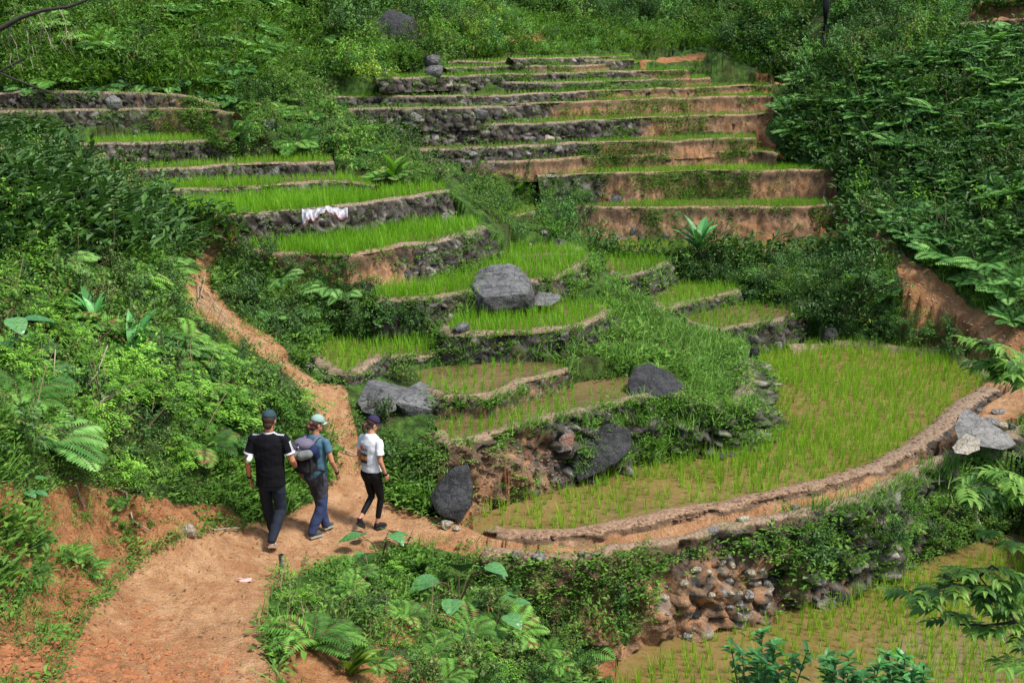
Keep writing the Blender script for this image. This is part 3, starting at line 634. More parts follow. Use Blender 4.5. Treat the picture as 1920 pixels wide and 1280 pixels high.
def t_broad(seed, n=12, L=.8, Wd=.2, up=.9, droop=.9):
    r = np.random.default_rng(seed); lb = LB(); st = LB()
    for k in range(n):
        a = r.random()*6.283; el = r.uniform(up*.75, min(1.5, up*1.35)); h = r.uniform(0, .45)
        d = np.array([math.cos(a)*math.cos(el), math.sin(a)*math.cos(el), math.sin(el)])
        lb.blade(np.array([0,0,h])+r.normal(size=3)*.02, d, L*r.uniform(.65,1.15), Wd*r.uniform(.8,1.15), r, 6, droop*r.uniform(.5,1.3), .28)
    st.stick([(0,0,-.05),(0,0,.25),(.02,0,.5)], .025, .012, 5)
    return lb, st
def t_grass(seed, n=26, L=.45, Wd=.012):
    r = np.random.default_rng(seed); lb = LB(); st = LB()
    for k in range(n):
        a = r.random()*6.283; el = r.uniform(.5, 1.45); d = np.array([math.cos(a)*math.cos(el), math.sin(a)*math.cos(el), math.sin(el)])
        lb.blade(r.normal(size=3)*np.array([.07,.07,0]), d, L*r.uniform(.5,1.2), Wd, r, 4, r.uniform(.4,1.4), .1)
    return lb, st
def t_heart(seed, n=7):
    """large heart shaped leaves on arching stalks"""
    r = np.random.default_rng(seed); lb = LB(); st = LB()
    pr = lambda f: (1.02*math.sqrt(max(0, 1-((f-.32)/.36)**2)) if f < .32 else max(0, 1.02*(1-((f-.32)/.68)**1.5)))*.98+.02
    for k in range(n):
        a = 6.283*k/n+r.normal()*.35; h = r.uniform(.25,.75); R_ = r.uniform(.25,.7)
        top = np.array([math.cos(a)*R_, math.sin(a)*R_, h]); st.stick([(0,0,-.05), top*np.array([.4,.4,.75]), top], .012, .006, 5)
        s_ = r.uniform(.32,.62); d = np.array([math.cos(a), math.sin(a), -.15+r.normal()*.15])
        lb.blade(top-d*s_*.25, d, s_, s_*.86, r, 8, r.uniform(.3,.8), .12, prof=pr)
    return lb, st

M_STEM = mat_plain('stem_bark', (.10,.065,.035), .9)
LEAFM = {
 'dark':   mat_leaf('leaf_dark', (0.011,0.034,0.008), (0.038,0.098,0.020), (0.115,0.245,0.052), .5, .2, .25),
 'mid':    mat_leaf('leaf_mid', (0.024,0.062,0.010), (0.076,0.176,0.024), (0.19,0.365,0.055), .58, .27, .2, .05),
 'bright': mat_leaf('leaf_bright', (0.039,0.111,0.010), (0.111,0.273,0.023), (0.284,0.553,0.067), .55, .3, .22),
 'blue':   mat_leaf('leaf_fern', (0.024,0.082,0.018), (0.090,0.245,0.052), (0.25,0.48,0.12), .6, .25, .2),
 'fern':   mat_leaf('leaf_fern_green', (0.026,0.083,0.012), (0.095,0.235,0.036), (0.23,0.47,0.08), .6, .27, .2, .05),
 'olive':  mat_leaf('leaf_olive', (0.033,0.060,0.012), (0.090,0.158,0.033), (0.224,0.328,0.086), .5, .22, .3, .10),
 'yellow': mat_leaf('leaf_yellow', (0.072,0.144,0.014), (0.180,0.312,0.036), (0.442,0.580,0.110), .55, .3, .22),
 'grass':  mat_leaf('leaf_grass', (0.045,0.112,0.015), (0.112,0.255,0.033), (0.276,0.483,0.086), .55, .3, .25, .06),
 'grassy': mat_leaf('leaf_meadow', (.05,.12,.012), (.115,.25,.025), (.22,.40,.055), .6, .3, .2, .04),
 'broad':  mat_leaf('leaf_broad', (0.026,0.117,0.026), (0.072,0.260,0.058), (0.164,0.478,0.120), .38, .3, .45),
}
def mat_heart():
    m, nt, out = newmat('leaf_heart'); n = N(nt); p = n.new('ShaderNodeTexCoord').outputs['Object']; t = n.attr('tint')
    c = n.mix(n.noise(p, 5, 4), (.018,.10,.032), (.065,.21,.065)); c = n.mix(n.math('MULTIPLY', t, .5), c, (.09,.22,.04))
    c = n.mix(n.ramp(n.vor(p, 9, 'DISTANCE_TO_EDGE'), [(0., .55), (.045, 0.)]), c, (.20,.34,.14)); c = n.mix(n.ramp(n.noise(p, 12, 3), [(.68, 0.), (.73, .8)]), c, (.16,.12,.04))
    n.bsdf(out, c, .38, n.bump(n.vor(p, 9, 'DISTANCE_TO_EDGE'), .5, .03), .45); return m
LEAFM['heart'] = mat_heart()
def tmpl(name, lbst, mat):
    lb, st = lbst; V, Fq, T = lb.arr(); f = np_mesh(name+'_foliage', V, Fq, {'tint': T}); f.materials.append(mat if not isinstance(mat, str) else LEAFM[mat])
    s = None
    if st.n: V2, F2, T2 = st.arr(); s = np_mesh(name+'_stem', V2, F2); s.materials.append(M_STEM)
    return f, s, (V, Fq, T)
TM = {}
for i in range(4):
    TM['fern', i] = t_fern(20+i, 11, 19, 1.15, .29, .042); TM['bush', i] = t_bush(40+i); TM['leafy', i] = t_bush(60+i, .125, 10, 28, .8, .55, .40, .35)
    TM['finebush', i] = t_bush(70+i, .055, 14, 70, .7, .7, .5); TM['legume', i] = t_legume(80+i)
    TM['bigleaf', i] = t_broad(90+i, 11, .75, .19); TM['grass', i] = t_grass(100+i); TM['heart', i] = t_heart(110+i)
    TM['tallfern', i] = t_fern(120+i, 14, 22, .9, .24, .036)
    TM['carpet', i] = t_bush(130+i, .05, 16, 26, .25, .75, .62, .1)
_cache = {}
def plant_mesh(kind, var, mat):
    k = (kind, var, mat)
    if k not in _cache: _cache[k] = tmpl(kind, TM[kind, var], mat)
    return _cache[k]
NAME = {'fern': ('fern', 'fern'), 'tallfern': ('fern', 'fern'), 'bush': ('leafy_bush', 'bush'), 'finebush': ('leafy_bush', 'bush'), 'leafy': ('shrub', 'shrub'), 'legume': ('shrub', 'shrub'),
        'bigleaf': ('broadleaf_plant', 'plant'), 'grass': ('grass_tuft', 'grass'), 'heart': ('heart_leaf_plant', 'plant'), 'carpet': ('creeper', 'creeper')}
PLANTED = []
REST = {}
def plant(kind, loc, size, mat, label, group=None, rz=None, tilt=None, stems=True, squash=1.0):
    var = random.randrange(4); f, s, _ = plant_mesh(kind, var, mat)
    nm, cat = NAME[kind]
    o = bpy.data.objects.new(nm, f); COL.objects.link(o); tag(o, label, cat, group)
    o.location = loc; o.scale = (size, size, size*squash)
    z = Matrix.Rotation(random.random()*6.283 if rz is None else rz, 4, 'Z')
    q = Matrix.Identity(4)
    if tilt is not None: q = Vector((0,0,1)).rotation_difference((Vector((0,0,1))+tilt).normalized()).to_matrix().to_4x4()
    o.rotation_euler = (q@z).to_euler()
    if stems and s is not None:
        c = bpy.data.objects.new('stem', s); COL.objects.link(c); c.parent = o
    PLANTED.append(o)
    return o

# ------------------------------------------------------------------ zones of growth (photo outlines) : what grows there
def G(mat, kind, w, lo, hi): return (mat, kind, w, lo, hi)
ZONES = [
 ('upper_left', [(0,0),(560,0),(640,60),(600,140),(480,200),(410,190),(360,172),(200,168),(70,168),(0,172)], 1.0, 135,
   [G('fern','fern',3,.6,1.25), G('mid','bush',3,.5,1.2), G('blue','fern',1.5,.7,1.1), G('dark','finebush',1.5,.5,1.2), G('olive','leafy',.8,.5,.9)], 'among the grass of the slope above the dark mossy bank'),
 ('middle_strip', [(440,190),(600,140),(610,190),(690,245),(770,300),(840,345),(700,335),(640,300),(560,280),(440,255)], 1.0, 85,
   [G('mid','leafy',2,.5,.9), G('mid','bush',2,.5,.9), G('fern','fern',1.5,.6,.9), G('dark','bush',1,.5,.8), G('olive','leafy',1,.5,.8)], 'on the ridge between the two stairs of terraces'),
 ('head', [(560,0),(960,0),(950,70),(870,100),(700,150),(620,140),(640,60)], 1.0, 75,
   [G('yellow','bush',1.2,.8,1.5), G('dark','finebush',2,.8,1.6), G('mid','bush',2,.7,1.4), G('blue','finebush',1.5,.8,1.3), G('bright','leafy',1,.7,1.2)], 'around the black boulder at the head of the valley'),
 ('head_grass', [(830,10),(1330,40),(1290,90),(1180,100),(950,105),(860,90)], .5, 44,
   [G('dark','finebush',2,.5,1.3), G('mid','bush',2,.5,1.2), G('blue','bush',1,.6,1.1)], 'on the grassy steps above the terraces'),
 ('top_wood', [(960,0),(1800,0),(1790,60),(1700,130),(1620,140),(1490,130),(1370,110),(1330,60),(1200,40),(1000,25)], 1.0, 105,
   [G('dark','finebush',3,1.0,2.0), G('mid','bush',2,.9,1.8), G('blue','bush',1.2,.9,1.6), G('olive','leafy',.8,.8,1.4)], 'in the thicket along the top of the photo'),
 ('right_hill', [(1500,150),(1640,140),(1720,120),(1800,65),(1920,70),(1920,620),(1860,580),(1790,530),(1720,470),(1650,420),(1600,380),(1590,325),(1490,305),(1440,250),(1460,190)], 1.0, 235,
   [G('blue','tallfern',7,.8,1.3), G('dark','bush',1.2,.6,1.1), G('mid','finebush',1,.6,1.0), G('bright','leafy',.6,.5,.9), G('olive','finebush',.8,.6,1.0)], 'on the steep ferny hillside beside the terraces'),
 ('right_low', [(1260,470),(1320,485),(1540,480),(1640,470),(1690,560),(1780,620),(1800,650),(1600,630),(1530,610),(1440,560),(1390,540),(1290,525)], 1.0, 85,
   [G('dark','bush',3,.5,.95), G('dark','finebush',2,.5,.95), G('mid','leafy',1.5,.5,.8), G('olive','finebush',1,.5,.8), G('blue','fern',.8,.5,.8)], 'in the thicket behind the large paddy'),
 ('mid_bush', [(860,320),(1000,330),(1060,340),(1130,400),(1100,470),(1000,440),(930,420),(910,400),(870,375)], 1.0, 34,
   [G('dark','bush',2,.5,.8), G('mid','bush',2,.4,.8), G('bright','leafy',.7,.4,.6)], 'in the gully between the two stairs of terraces'),
 ('left_slope_top', [(0,235),(120,250),(190,310),(240,350),(330,400),(380,440),(350,470),(200,440),(0,420)], 1.0, 62,
   [G('dark','leafy',2.5,.6,.95), G('olive','leafy',2,.5,.9), G('mid','bush',2,.5,.9), G('dark','finebush',1,.5,.9)], 'on the crest of the near slope before the upper terraces'),
 ('left_slope', [(0,420),(200,440),(350,470),(340,540),(350,590),(420,650),(540,720),(590,780),(590,840),(300,840),(0,840)], 1.0, 215,
   [G('fern','fern',3,.45,.95), G('mid','leafy',2,.35,.85), G('bright','legume',3,.4,.95), G('dark','bush',1.6,.4,.8), G('blue','fern',1.8,.5,.95), G('olive','leafy',1.2,.4,.8), G('dark','leafy',1,.4,.8)], 'on the near slope beside the narrow clay trail'),
 ('left_foot', [(0,830),(300,830),(580,840),(500,920),(430,925),(300,900),(200,890),(0,870)], 1.0, 36,
   [G('mid','carpet',3,.35,.55), G('grass','grass',1,.6,.9), G('mid','leafy',1,.3,.5), G('bright','legume',.8,.3,.5)], 'on top of the cut clay bank beside the walkers'),
 ('bank_c6', [(385,500),(440,480),(655,488),(690,560),(700,600),(800,590),(830,620),(700,640),(600,640),(520,640),(430,570),(390,550)], 1.0, 75,
   [G('dark','leafy',2.5,.35,.65), G('blue','fern',1.5,.4,.65), G('dark','bush',2.5,.35,.7), G('mid','bush',1.5,.35,.6)], 'on the overgrown bank between the trail and the paddies'),
 ('slab', [(655,760),(700,790),(760,790),(830,850),(810,900),(760,880),(700,830),(665,800)], 1.0, 22,
   [G('dark','leafy',2,.35,.55), G('mid','carpet',2,.4,.6), G('mid','leafy',1,.3,.5)], 'below the split slab boulder beside the path'),
 ('grass_bank', [(1100,520),(1180,530),(1230,600),(1390,640),(1410,700),(1300,735),(1180,690),(1110,640),(1150,600)], 1.0, 42,
   [G('grass','grass',4,.6,1.0), G('mid','carpet',3,.4,.7), G('mid','leafy',1,.3,.45)], 'on the grassy spur above the large paddy'),
 ('front_bank', [(520,1120),(640,1090),(740,1080),(880,1075),(960,1095),(1100,1200),(1130,1270),(1000,1290),(760,1290),(600,1230),(530,1180)], 1.0, 95,
   [G('fern','fern',2.6,.35,.8), G('mid','leafy',2,.3,.6), G('bright','legume',1,.3,.5), G('olive','leafy',.8,.3,.5), G('dark','bush',1.6,.3,.55), G('mid','carpet',2,.35,.6), G('grass','grass',1.2,.5,.9), G('blue','fern',.8,.3,.5)], 'on the bank below the dirt path in front'),
 ('path_wall', [(905,1095),(1000,1105),(1150,1100),(1280,1080),(1290,1120),(1200,1160),(1100,1190),(1000,1180)], 1.0, 60,
   [G('mid','leafy',3,.35,.55), G('dark','bush',2,.35,.6), G('mid','carpet',2,.4,.6), G('fern','fern',.8,.35,.5)], 'hanging down the bank under the near edge of the path'),
 ('path_wall_right', [(1400,1025),(1500,1005),(1700,955),(1820,915),(1920,890),(1920,980),(1800,1010),(1640,1050),(1540,1045),(1430,1030),(1390,1030)], 1.0, 95,
   [G('dark','leafy',3,.3,.55), G('mid','bush',2.5,.3,.6), G('mid','carpet',2,.4,.6), G('fern','fern',.8,.35,.5)], 'spilling over the rubble bank above the lowest paddy'),
 ('cut_bank', [(0,900),(130,920),(300,950),(400,990),(250,1040),(180,1110),(120,1200),(0,1230)], .6, 46,
   [G('grass','grass',3,.3,.55), G('mid','leafy',1.4,.18,.32), G('fern','fern',.8,.3,.45), G('mid','carpet',1.5,.3,.45)], 'on the bare orange cut bank beside the path'),
 ('path_edge', [(640,900),(690,960),(760,985),(830,960),(860,985),(800,1000),(640,1000),(600,960)], .5, 26,
   [G('grass','grass',3,.3,.5), G('mid','carpet',2,.25,.4)], 'in the trodden fork where trail and path meet'),
]
ADJ = {'fern': 'green', 'blue': 'blue-green', 'mid': 'mid green', 'dark': 'dark green', 'olive': 'olive green', 'bright': 'bright green', 'yellow': 'yellow-green', 'grass': 'pale green', 'broad': 'fresh green', 'heart': 'green'}
NOUN = {'fern': 'arching fern', 'tallfern': 'feathery tall fern', 'bush': 'small leaved bush', 'finebush': 'fine leaved bush', 'leafy': 'long leaved shrub', 'legume': 'paired leaflet shrub',
        'carpet': 'low creeper mat', 'grass': 'arching grass tuft'}
def sample_zone(poly, n, tries=40):
    xs = [p[0] for p in poly]; ys = [p[1] for p in poly]; o = []
    for _ in range(n*tries):
        x, y = random.uniform(min(xs), max(xs)), random.uniform(min(ys), max(ys))
        if inside(poly, np.array([x]), np.array([y]))[0]: o.append((x, y))
        if len(o) >= n*8: break
    return o
SPOTS = []; TRAIL = [(600,930),(625,870),(610,810),(585,760),(560,705),(500,665),(440,630),(395,590),(352,560),(350,520),(372,485),(385,450),(415,452),(395,500),(388,535),(412,575),(452,610),(512,645),(562,680),(602,718),(648,722),(665,800),(690,880),(720,935)]
WALLC = [(-60,168),(70,168),(200,166),(360,172),(430,196),(450,215),(400,262),(150,275),(60,250),(-60,238)]
BAREPX = FREE+[PATH, SLIDE, WALLC]+REDS[:5]+[[(x, y-6) for x, y in v[1]]+[(x, y) for x, y in v[2][::-1]] for k_, v in FIELDS.items() if k_ not in 'AB' and k_[0] == 'C']
for zn, poly, dens, count, gs, where in ZONES:
    cand = sample_zone(poly, count); placed = []; wts = [g[2] for g in gs]
    for (x, y) in cand:
        if len(placed) >= count: break
        h = hit(x, y)
        if h is None: continue
        loc, nor = h
        mat, kind, _, lo, hi = random.choices(gs, wts)[0]
        size = random.uniform(lo, hi)*random.choice((.7,.8,.9,1,1,1.1,1.3) if kind not in ('fern','tallfern') else (.65,.75,.85,.9,1,1))
        rad = size*.42
        if any((loc-q).length < (rad+r)*.62 for q, r in placed): continue
        sx, sy = proj(loc.x, loc.y, loc.z+size*.55); sx2, sy2 = proj(loc.x, loc.y, loc.z+size*.2); hw = size*.38*F/loc.y
        if any(inside(b_, np.array([sx, sx2, sx2-hw, sx2+hw]), np.array([sy, sy2, sy2, sy2])).any() for b_ in BAREPX): continue
        placed.append((loc, rad))
        SPOTS.append((size/loc.y, kind, loc-Vector((0,0,.03)), size, mat, where, Vector((nor.x, nor.y, 0))*.55, random.uniform(.8,1.1)))
SPOTS.sort(key=lambda q: -q[0]); CAP = {'leafy_bush': 278, 'fern': 288, 'shrub': 285}; seen = {}
GN = {'bush': 'bushes', 'fern': 'ferns', 'shrub': 'shrubs', 'grass': 'grass tufts', 'creeper': 'creepers', 'plant': 'plants'}
for _, kind, loc, size, mat, where, tilt, sq in SPOTS:
    nm = NAME[kind][0]; seen[nm] = seen.get(nm, 0)+1
    if seen[nm] > CAP.get(nm, 999): REST.setdefault(nm, []).append((kind, loc, size, mat, tilt, sq)); continue
    plant(kind, loc, size, mat, f'{ADJ[mat]} {NOUN[kind]} {where}', f'{ADJ[mat]} {GN[NAME[kind][1]]} {where}', tilt=tilt, stems=loc.y < 23, squash=sq)
for nm, L in REST.items():          # the smallest-looking rest of each kind, as one mass
    VV = []; FF = []; TT = []; MI = []; mats = []; off = 0
    for kind, loc, size, mat, tilt, sq in L:
        V, Fq, T = plant_mesh(kind, random.randrange(4), mat)[2]
        q = Vector((0,0,1)).rotation_difference((Vector((0,0,1))+tilt).normalized()).to_matrix()@Matrix.Rotation(random.random()*6.283, 3, 'Z')@Matrix.Diagonal((size,size,size*sq))
        VV.append(V@np.array(q).T+np.array(loc)); FF.append(Fq+off); TT.append(np.clip(T*.7+random.random()*.3, 0, 1)); off += len(V)
        if mat not in mats: mats.append(mat)
        MI.append(np.full(len(Fq), mats.index(mat), dtype=np.int32))
    me = np_mesh(nm+'_undergrowth', np.concatenate(VV), np.concatenate(FF), {'tint': np.concatenate(TT)})
    for m in mats: me.materials.append(LEAFM[m])
    me.polygons.foreach_set('material_index', np.concatenate(MI))
    tag(link(nm+'_undergrowth', me), 'distant mass of small '+{'leafy_bush': 'bushes', 'fern': 'ferns', 'shrub': 'shrubs'}[nm], None, None, 'stuff')

# single plants one can point to
def plant_at(kind, px, py, size, mat, label, **kw):
    h = hit(px, py); return plant(kind, h[0]-Vector((0,0,.03)), size, mat, label, **kw)
def plant_by(kind, px, py, Y, size, mat, label):
    p = Py(px, py, Y); return plant(kind, Vector((p.x, Y, ground_z(p.x, Y)-.03)), size, mat, label)
YB = hit(735, 86)[0].y+.9
plant_by('finebush', 698, 80, YB-.6, .95, 'mid', 'leafy bush hugging one side of the huge black boulder')
plant_by('bush', 782, 82, YB-.6, 1.0, 'olive', 'olive bush hugging the other side of the huge black boulder')
plant_by('bush', 738, 90, YB-.9, .75, 'dark', 'dark bush growing in front of the huge black boulder')
plant_at('leafy', 806, 905, .45, 'dark', 'dark shrub crowding the wet black boulder on its uphill side')
plant_at('carpet', 822, 872, .65, 'mid', 'leafy creeper mat on the ground behind the wet black boulder')
plant_at('carpet', 850, 858, .6, 'grass', 'pale creeper mat above the wet black boulder')
plant_at('carpet', 838, 880, .5, 'mid', 'creeper spilling over the wet black boulder by the path')
plant_at('grass', 822, 890, .5, 'grass', 'grass tuft over the wet black boulder by the path')
plant_at('bush', 455, 300, 1.15, 'blue', 'large round bluish bush standing in front of the dark rubble wall', squash=.9)
plant_at('bush', 545, 296, .95, 'blue', 'smaller rounded bush next to the large bluish one')
plant_at('finebush', 1060, 440, 1.25, 'blue', 'round dark bush covering the gully beside the short paddy strip', squash=1.1)
plant_at('bush', 1110, 468, .9, 'dark', 'dark bush leaning on the gully edge above the small paddies')
plant_at('bigleaf', 1310, 490, 1.25, 'broad', 'fresh green banana-like plant rising from the dark bushes')
plant_at('bush', 1290, 520, 1.0, 'dark', 'dark glossy bush at the foot of the banana-like plant')
plant_at('bush', 1345, 525, 1.05, 'dark', 'dark bush to the side of the banana-like plant')
plant_at('bush', 1560, 590, 1.4, 'dark', 'big dark bush behind the far corner of the large paddy', squash=1.1)
plant_at('bush', 1610, 560, 1.3, 'dark', 'big dark bush below the landslip scar')
plant_at('bigleaf', 975, 370, .8, 'bright', 'bright big leaved plant at the gully below the pale earth bank')
plant_at('bigleaf', 740, 335, .75, 'bright', 'single bright upright plant on the grassy ridge end')
plant_at('finebush', 260, 160, .95, 'dark', 'round dark bush standing alone on the grass above the mossy bank')
plant_at('bigleaf', 255, 690, .72, 'broad', 'upright broad leaved plant in the bright legume shrubs of the near slope', squash=1.1)
plant_at('bigleaf', 175, 620, .6, 'broad', 'broad leaved plant with pale undersides on the near slope')
plant_at('heart', 20, 660, .62, 'heart', 'large leaved plant at the picture edge of the near slope')
plant_at('bigleaf', 660, 1266, .62, 'yellow', 'pale yellow-green rosette of long leaves on the clay at the bottom edge', squash=.8)
plant_at('heart', 715, 1042, .62, 'heart', 'plant of large flat leaves on the path edge before the walkers')
plant_at('heart', 860, 1125, .8, 'heart', 'plant with very large heart shaped leaves on the bank below the path')
plant_at('heart', 925, 1180, .55, 'heart', 'lower heart leaved plant trailing down the bank')
plant_at('bigleaf', 790, 1090, .5, 'dark', 'dark blade leaved plant beside the large heart shaped leaves')
plant_at('leafy', 740, 715, .62, 'mid', 'leafy sapling growing on top of the split slab boulder')
plant_at('leafy', 730, 790, .55, 'dark', 'dark leafy shrub under the split slab boulder')
plant_at('leafy', 1165, 640, .5, 'mid', 'tall weed with pale leaves at the edge of the grassy spur')
plant_at('leafy', 1150, 590, .5, 'bright', 'bright weed at the tip of the paddy with the large boulder')
plant_at('bigleaf', 1505, 600, .4, 'bright', 'small bright sprout between the side paddy and the dark thicket')
plant_at('leafy', 1640, 610, .8, 'yellow', 'yellow-green sapling glowing in front of the dark thicket')
plant_at('fern', 660, 1075, .5, 'fern', 'pale fern leaning over the path edge in front of the walkers')
plant_at('leafy', 530, 1085, .35, 'bright', 'sprouting leaves on the cut stump at the path edge')
plant_at('heart', 45, 930, .3, 'heart', 'round leaved seedling on the cut clay bank')

# ------------------------------------------------------------------ ground cover that nobody could count
def scatter_mesh(name, pts, nrm, sizes, base, mat, label, per=1.0, squash=None):
    """many copies of small leaf clumps as one mesh; base: list of (V,F,T)"""
    VV = []; FF = []; TT = []; off = 0
    which = rng.integers(0, len(base), len(pts)); ang = rng.random(len(pts))*6.283
    for b, (V, Fq, T) in enumerate(base):
        s = np.nonzero(which == b)[0]
        if not len(s): continue
        c, q = np.cos(ang[s]), np.sin(ang[s]); S = sizes[s]
        X = V[None,:,0]*c[:,None]-V[None,:,1]*q[:,None]; Y = V[None,:,0]*q[:,None]+V[None,:,1]*c[:,None]; Z = np.broadcast_to(V[None,:,2], X.shape)
        P = np.stack([X, Y, Z], -1)*S[:,None,None]
        n = nrm[s]; P[...,0] += P[...,2]*n[:,None,0]*.8; P[...,1] += P[...,2]*n[:,None,1]*.8
        P += pts[s][:,None,:]
        k = len(V); VV.append(P.reshape(-1,3)); FF.append((Fq[None]+(np.arange(len(s))*k)[:,None,None]).reshape(-1,4)+off)
        TT.append(np.clip(T[None,:]*.6+rng.random(len(s))[:,None]*.4, 0, 1).ravel()); off += len(s)*k
    me = np_mesh(name, np.concatenate(VV), np.concatenate(FF), {'tint': np.concatenate(TT)})
    return tag(link(name, me, mat), label, None, None, 'stuff')
def t_clump(seed, n, leaf, wid, spread, h, droop=.2, upb=.3):
    r = np.random.default_rng(seed); lb = LB()
    for k in range(n):
        p = np.array([r.normal()*spread, r.normal()*spread, abs(r.normal())*h]); d = r.normal(size=3); d[2] = abs(d[2])*.6+upb
        lb.leaf(p, d, leaf*r.uniform(.6,1.4), leaf*wid, r, .2, droop)
    return lb.arr()
def t_tuft(seed, n, L, Wd, spread):
    r = np.random.default_rng(seed); lb = LB()
    for k in range(n):
        a = r.random()*6.283; el = r.uniform(.6,1.5); d = np.array([math.cos(a)*math.cos(el), math.sin(a)*math.cos(el), math.sin(el)])
        lb.blade(np.array([r.normal()*spread, r.normal()*spread, 0]), d, L*r.uniform(.6,1.2), Wd, r, 2, r.uniform(.2,.9), .1, prof=lambda f: 1-.85*f)
    return lb.arr()
CL = [t_clump(200+i, 9, .075, .5, .07, .04) for i in range(4)]
CLB = [t_clump(210+i, 10, .12, .45, .12, .10) for i in range(4)]
TUF = [t_tuft(226+i, 7, .17, .03, .05) for i in range(4)]
TU = [t_tuft(220+i, 9, .16, .011, .04) for i in range(4)]
def vis_points(n, zone_fn, jit=0):
    P = []; Nn = []
    xs = rng.uniform(-30, 1950, n*3); ys = rng.uniform(-20, 1300, n*3); keep = zone_fn(xs, ys); xs, ys = xs[keep][:n], ys[keep][:n]
    for x, y in zip(xs, ys):
        h = hit(float(x), float(y))
        if h: P.append(h[0]); Nn.append(h[1])
    return np.array([tuple(p) for p in P]), np.array([tuple(p) for p in Nn])
SOILPX = FREE+[PATH, SLIDE]+REDS
FPX = [[(x, y) for x, y in v[1]]+[(x, y) for x, y in v[2][::-1]] for v in FIELDS.values()]
def not_bare(x, y):
    k = np.ones(len(x), bool)
    for q in SOILPX+FPX: k &= ~inside(q, x, y)
    return k & ~(inside(CUT, x, y) & (rng.random(len(x)) < .84))
def patchy(P, Nn, f=.55, lo=.12):
    g_ = fbm(P*f, 4); k = rng.random(len(P)) < np.clip(.55+2.6*g_, .03, 1); return P[k], Nn[k], np.clip(1+1.3*fbm(P[k]*f*1.7+3, 3), .55, 1.7)
def wall_filter(P, Nn, keep):
    steep = Nn[:,2] < .55
    return ~steep | (rng.random(len(P)) < keep)
def terrace_px(x, y): # the two stairs, where walls stay bare
    return inside(WALLC, x, y) | inside([(150,255),(400,190),(640,150),(850,110),(1340,90),(1480,160),(1480,310),(1600,330),(1590,460),(1240,475),(1100,470),(900,490),(640,500),(440,480),(430,420),(330,400),(150,330)], x, y) | inside([(640,480),(910,420),(1110,470),(1130,700),(1400,660),(1420,780),(900,965),(830,850),(660,700)], x, y)
OPEN = [[(0,0),(560,0),(640,60),(600,140),(480,200),(410,190),(200,166),(0,172)],[(830,10),(1380,60),(1500,140),(1340,140),(1180,112),(950,112),(840,95)],[(440,255),(640,290),(840,345),(860,380),(700,345),(560,310)],[(560,60),(830,60),(850,120),(700,150),(600,140)]]
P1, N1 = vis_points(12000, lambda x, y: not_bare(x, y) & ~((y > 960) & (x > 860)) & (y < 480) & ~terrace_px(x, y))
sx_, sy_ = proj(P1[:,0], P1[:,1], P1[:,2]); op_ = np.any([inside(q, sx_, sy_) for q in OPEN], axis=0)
scatter_mesh('hillside_undergrowth', P1[~op_], N1[~op_], rng.uniform(.9,2.2,(~op_).sum()), CLB, LEAFM['dark'], 'low undergrowth coloured dark as the shade between the plants of the far slopes')  # dark leaf colour stands in for the shade in the gaps between plants
scatter_mesh('hillside_weeds', P1[op_], N1[op_], rng.uniform(.7,1.7,op_.sum()), CLB, LEAFM['mid'], 'low green weeds in the grass of the far slopes')
P1, N1 = vis_points(26000, lambda x, y: not_bare(x, y) & (y < 480) & ~terrace_px(x, y) & (np.any([inside(q, x, y) for q in OPEN], axis=0) | (rng.random(len(x)) < .15)))
scatter_mesh('slope_grass', P1, N1, rng.uniform(.8,1.7,len(P1)), TUF, LEAFM['grassy'], 'short bright grass on the far slopes')
P1, N1 = vis_points(19000, lambda x, y: not_bare(x, y) & (y >= 440) & (x < 860) & ~terrace_px(x, y))
P1, N1, sz_ = patchy(P1, N1); scatter_mesh('undergrowth', P1, N1, sz_*rng.uniform(.6,1.5,len(P1)), CL, LEAFM['mid'], 'small leaved undergrowth of the near slopes')
P1, N1 = vis_points(9000, lambda x, y: not_bare(x, y) & (y >= 440) & (x < 900) & ~terrace_px(x, y))
P1, N1, sz_ = patchy(P1, N1); scatter_mesh('ground_grass', P1, N1, sz_*rng.uniform(.8,1.7,len(P1)), TU, LEAFM['grass'], 'short grass of the near slopes')
P1, N1 = vis_points(9000, lambda x, y: not_bare(x, y) & (y >= 440) & (x >= 860) & (y < 960))
k = wall_filter(P1, N1, .25); P1, N1 = P1[k], N1[k]
scatter_mesh('spur_grass', P1, N1, rng.uniform(.8,1.9,len(P1)), TU, LEAFM['grass'], 'bright grass on the spur between the paddies')
P1, N1 = vis_points(9000, lambda x, y: not_bare(x, y) & (y >= 470) & (x >= 860) & (y < 760))
k = wall_filter(P1, N1, .35); P1, N1 = P1[k], N1[k]
P1, N1, sz_ = patchy(P1, N1); scatter_mesh('spur_undergrowth', P1, N1, sz_*rng.uniform(.6,1.4,len(P1)), CL, LEAFM['mid'], 'small weeds on the spur and banks of the paddies')
P1, N1 = vis_points(11000, lambda x, y: not_bare(x, y) & (y >= 800) & (x >= 520) & inside([(520,1105),(700,1055),(900,1050),(1300,1025),(1500,985),(1920,860),(1920,1000),(1600,1080),(1250,1180),(1100,1290),(520,1290)], x, y))
k = (N1[:,2] > .5) | (rng.random(len(P1)) < .6); P1, N1 = P1[k], N1[k]
P1, N1, sz_ = patchy(P1, N1); scatter_mesh('bank_undergrowth', P1, N1, sz_*rng.uniform(.5,1.3,len(P1)), CL, LEAFM['mid'], 'creeping undergrowth on the bank below the path')
TONGUE = [(1285,128),(1330,112),(1400,98),(1490,95),(1510,150),(1430,165),(1330,152)]
P1, N1 = vis_points(1500, lambda x, y: inside(TONGUE, x, y))
scatter_mesh('tongue_grass', P1, N1, rng.uniform(.9,1.8,len(P1)), TUF, LEAFM['grassy'], 'bright grass tongue beside the uppermost terraces')
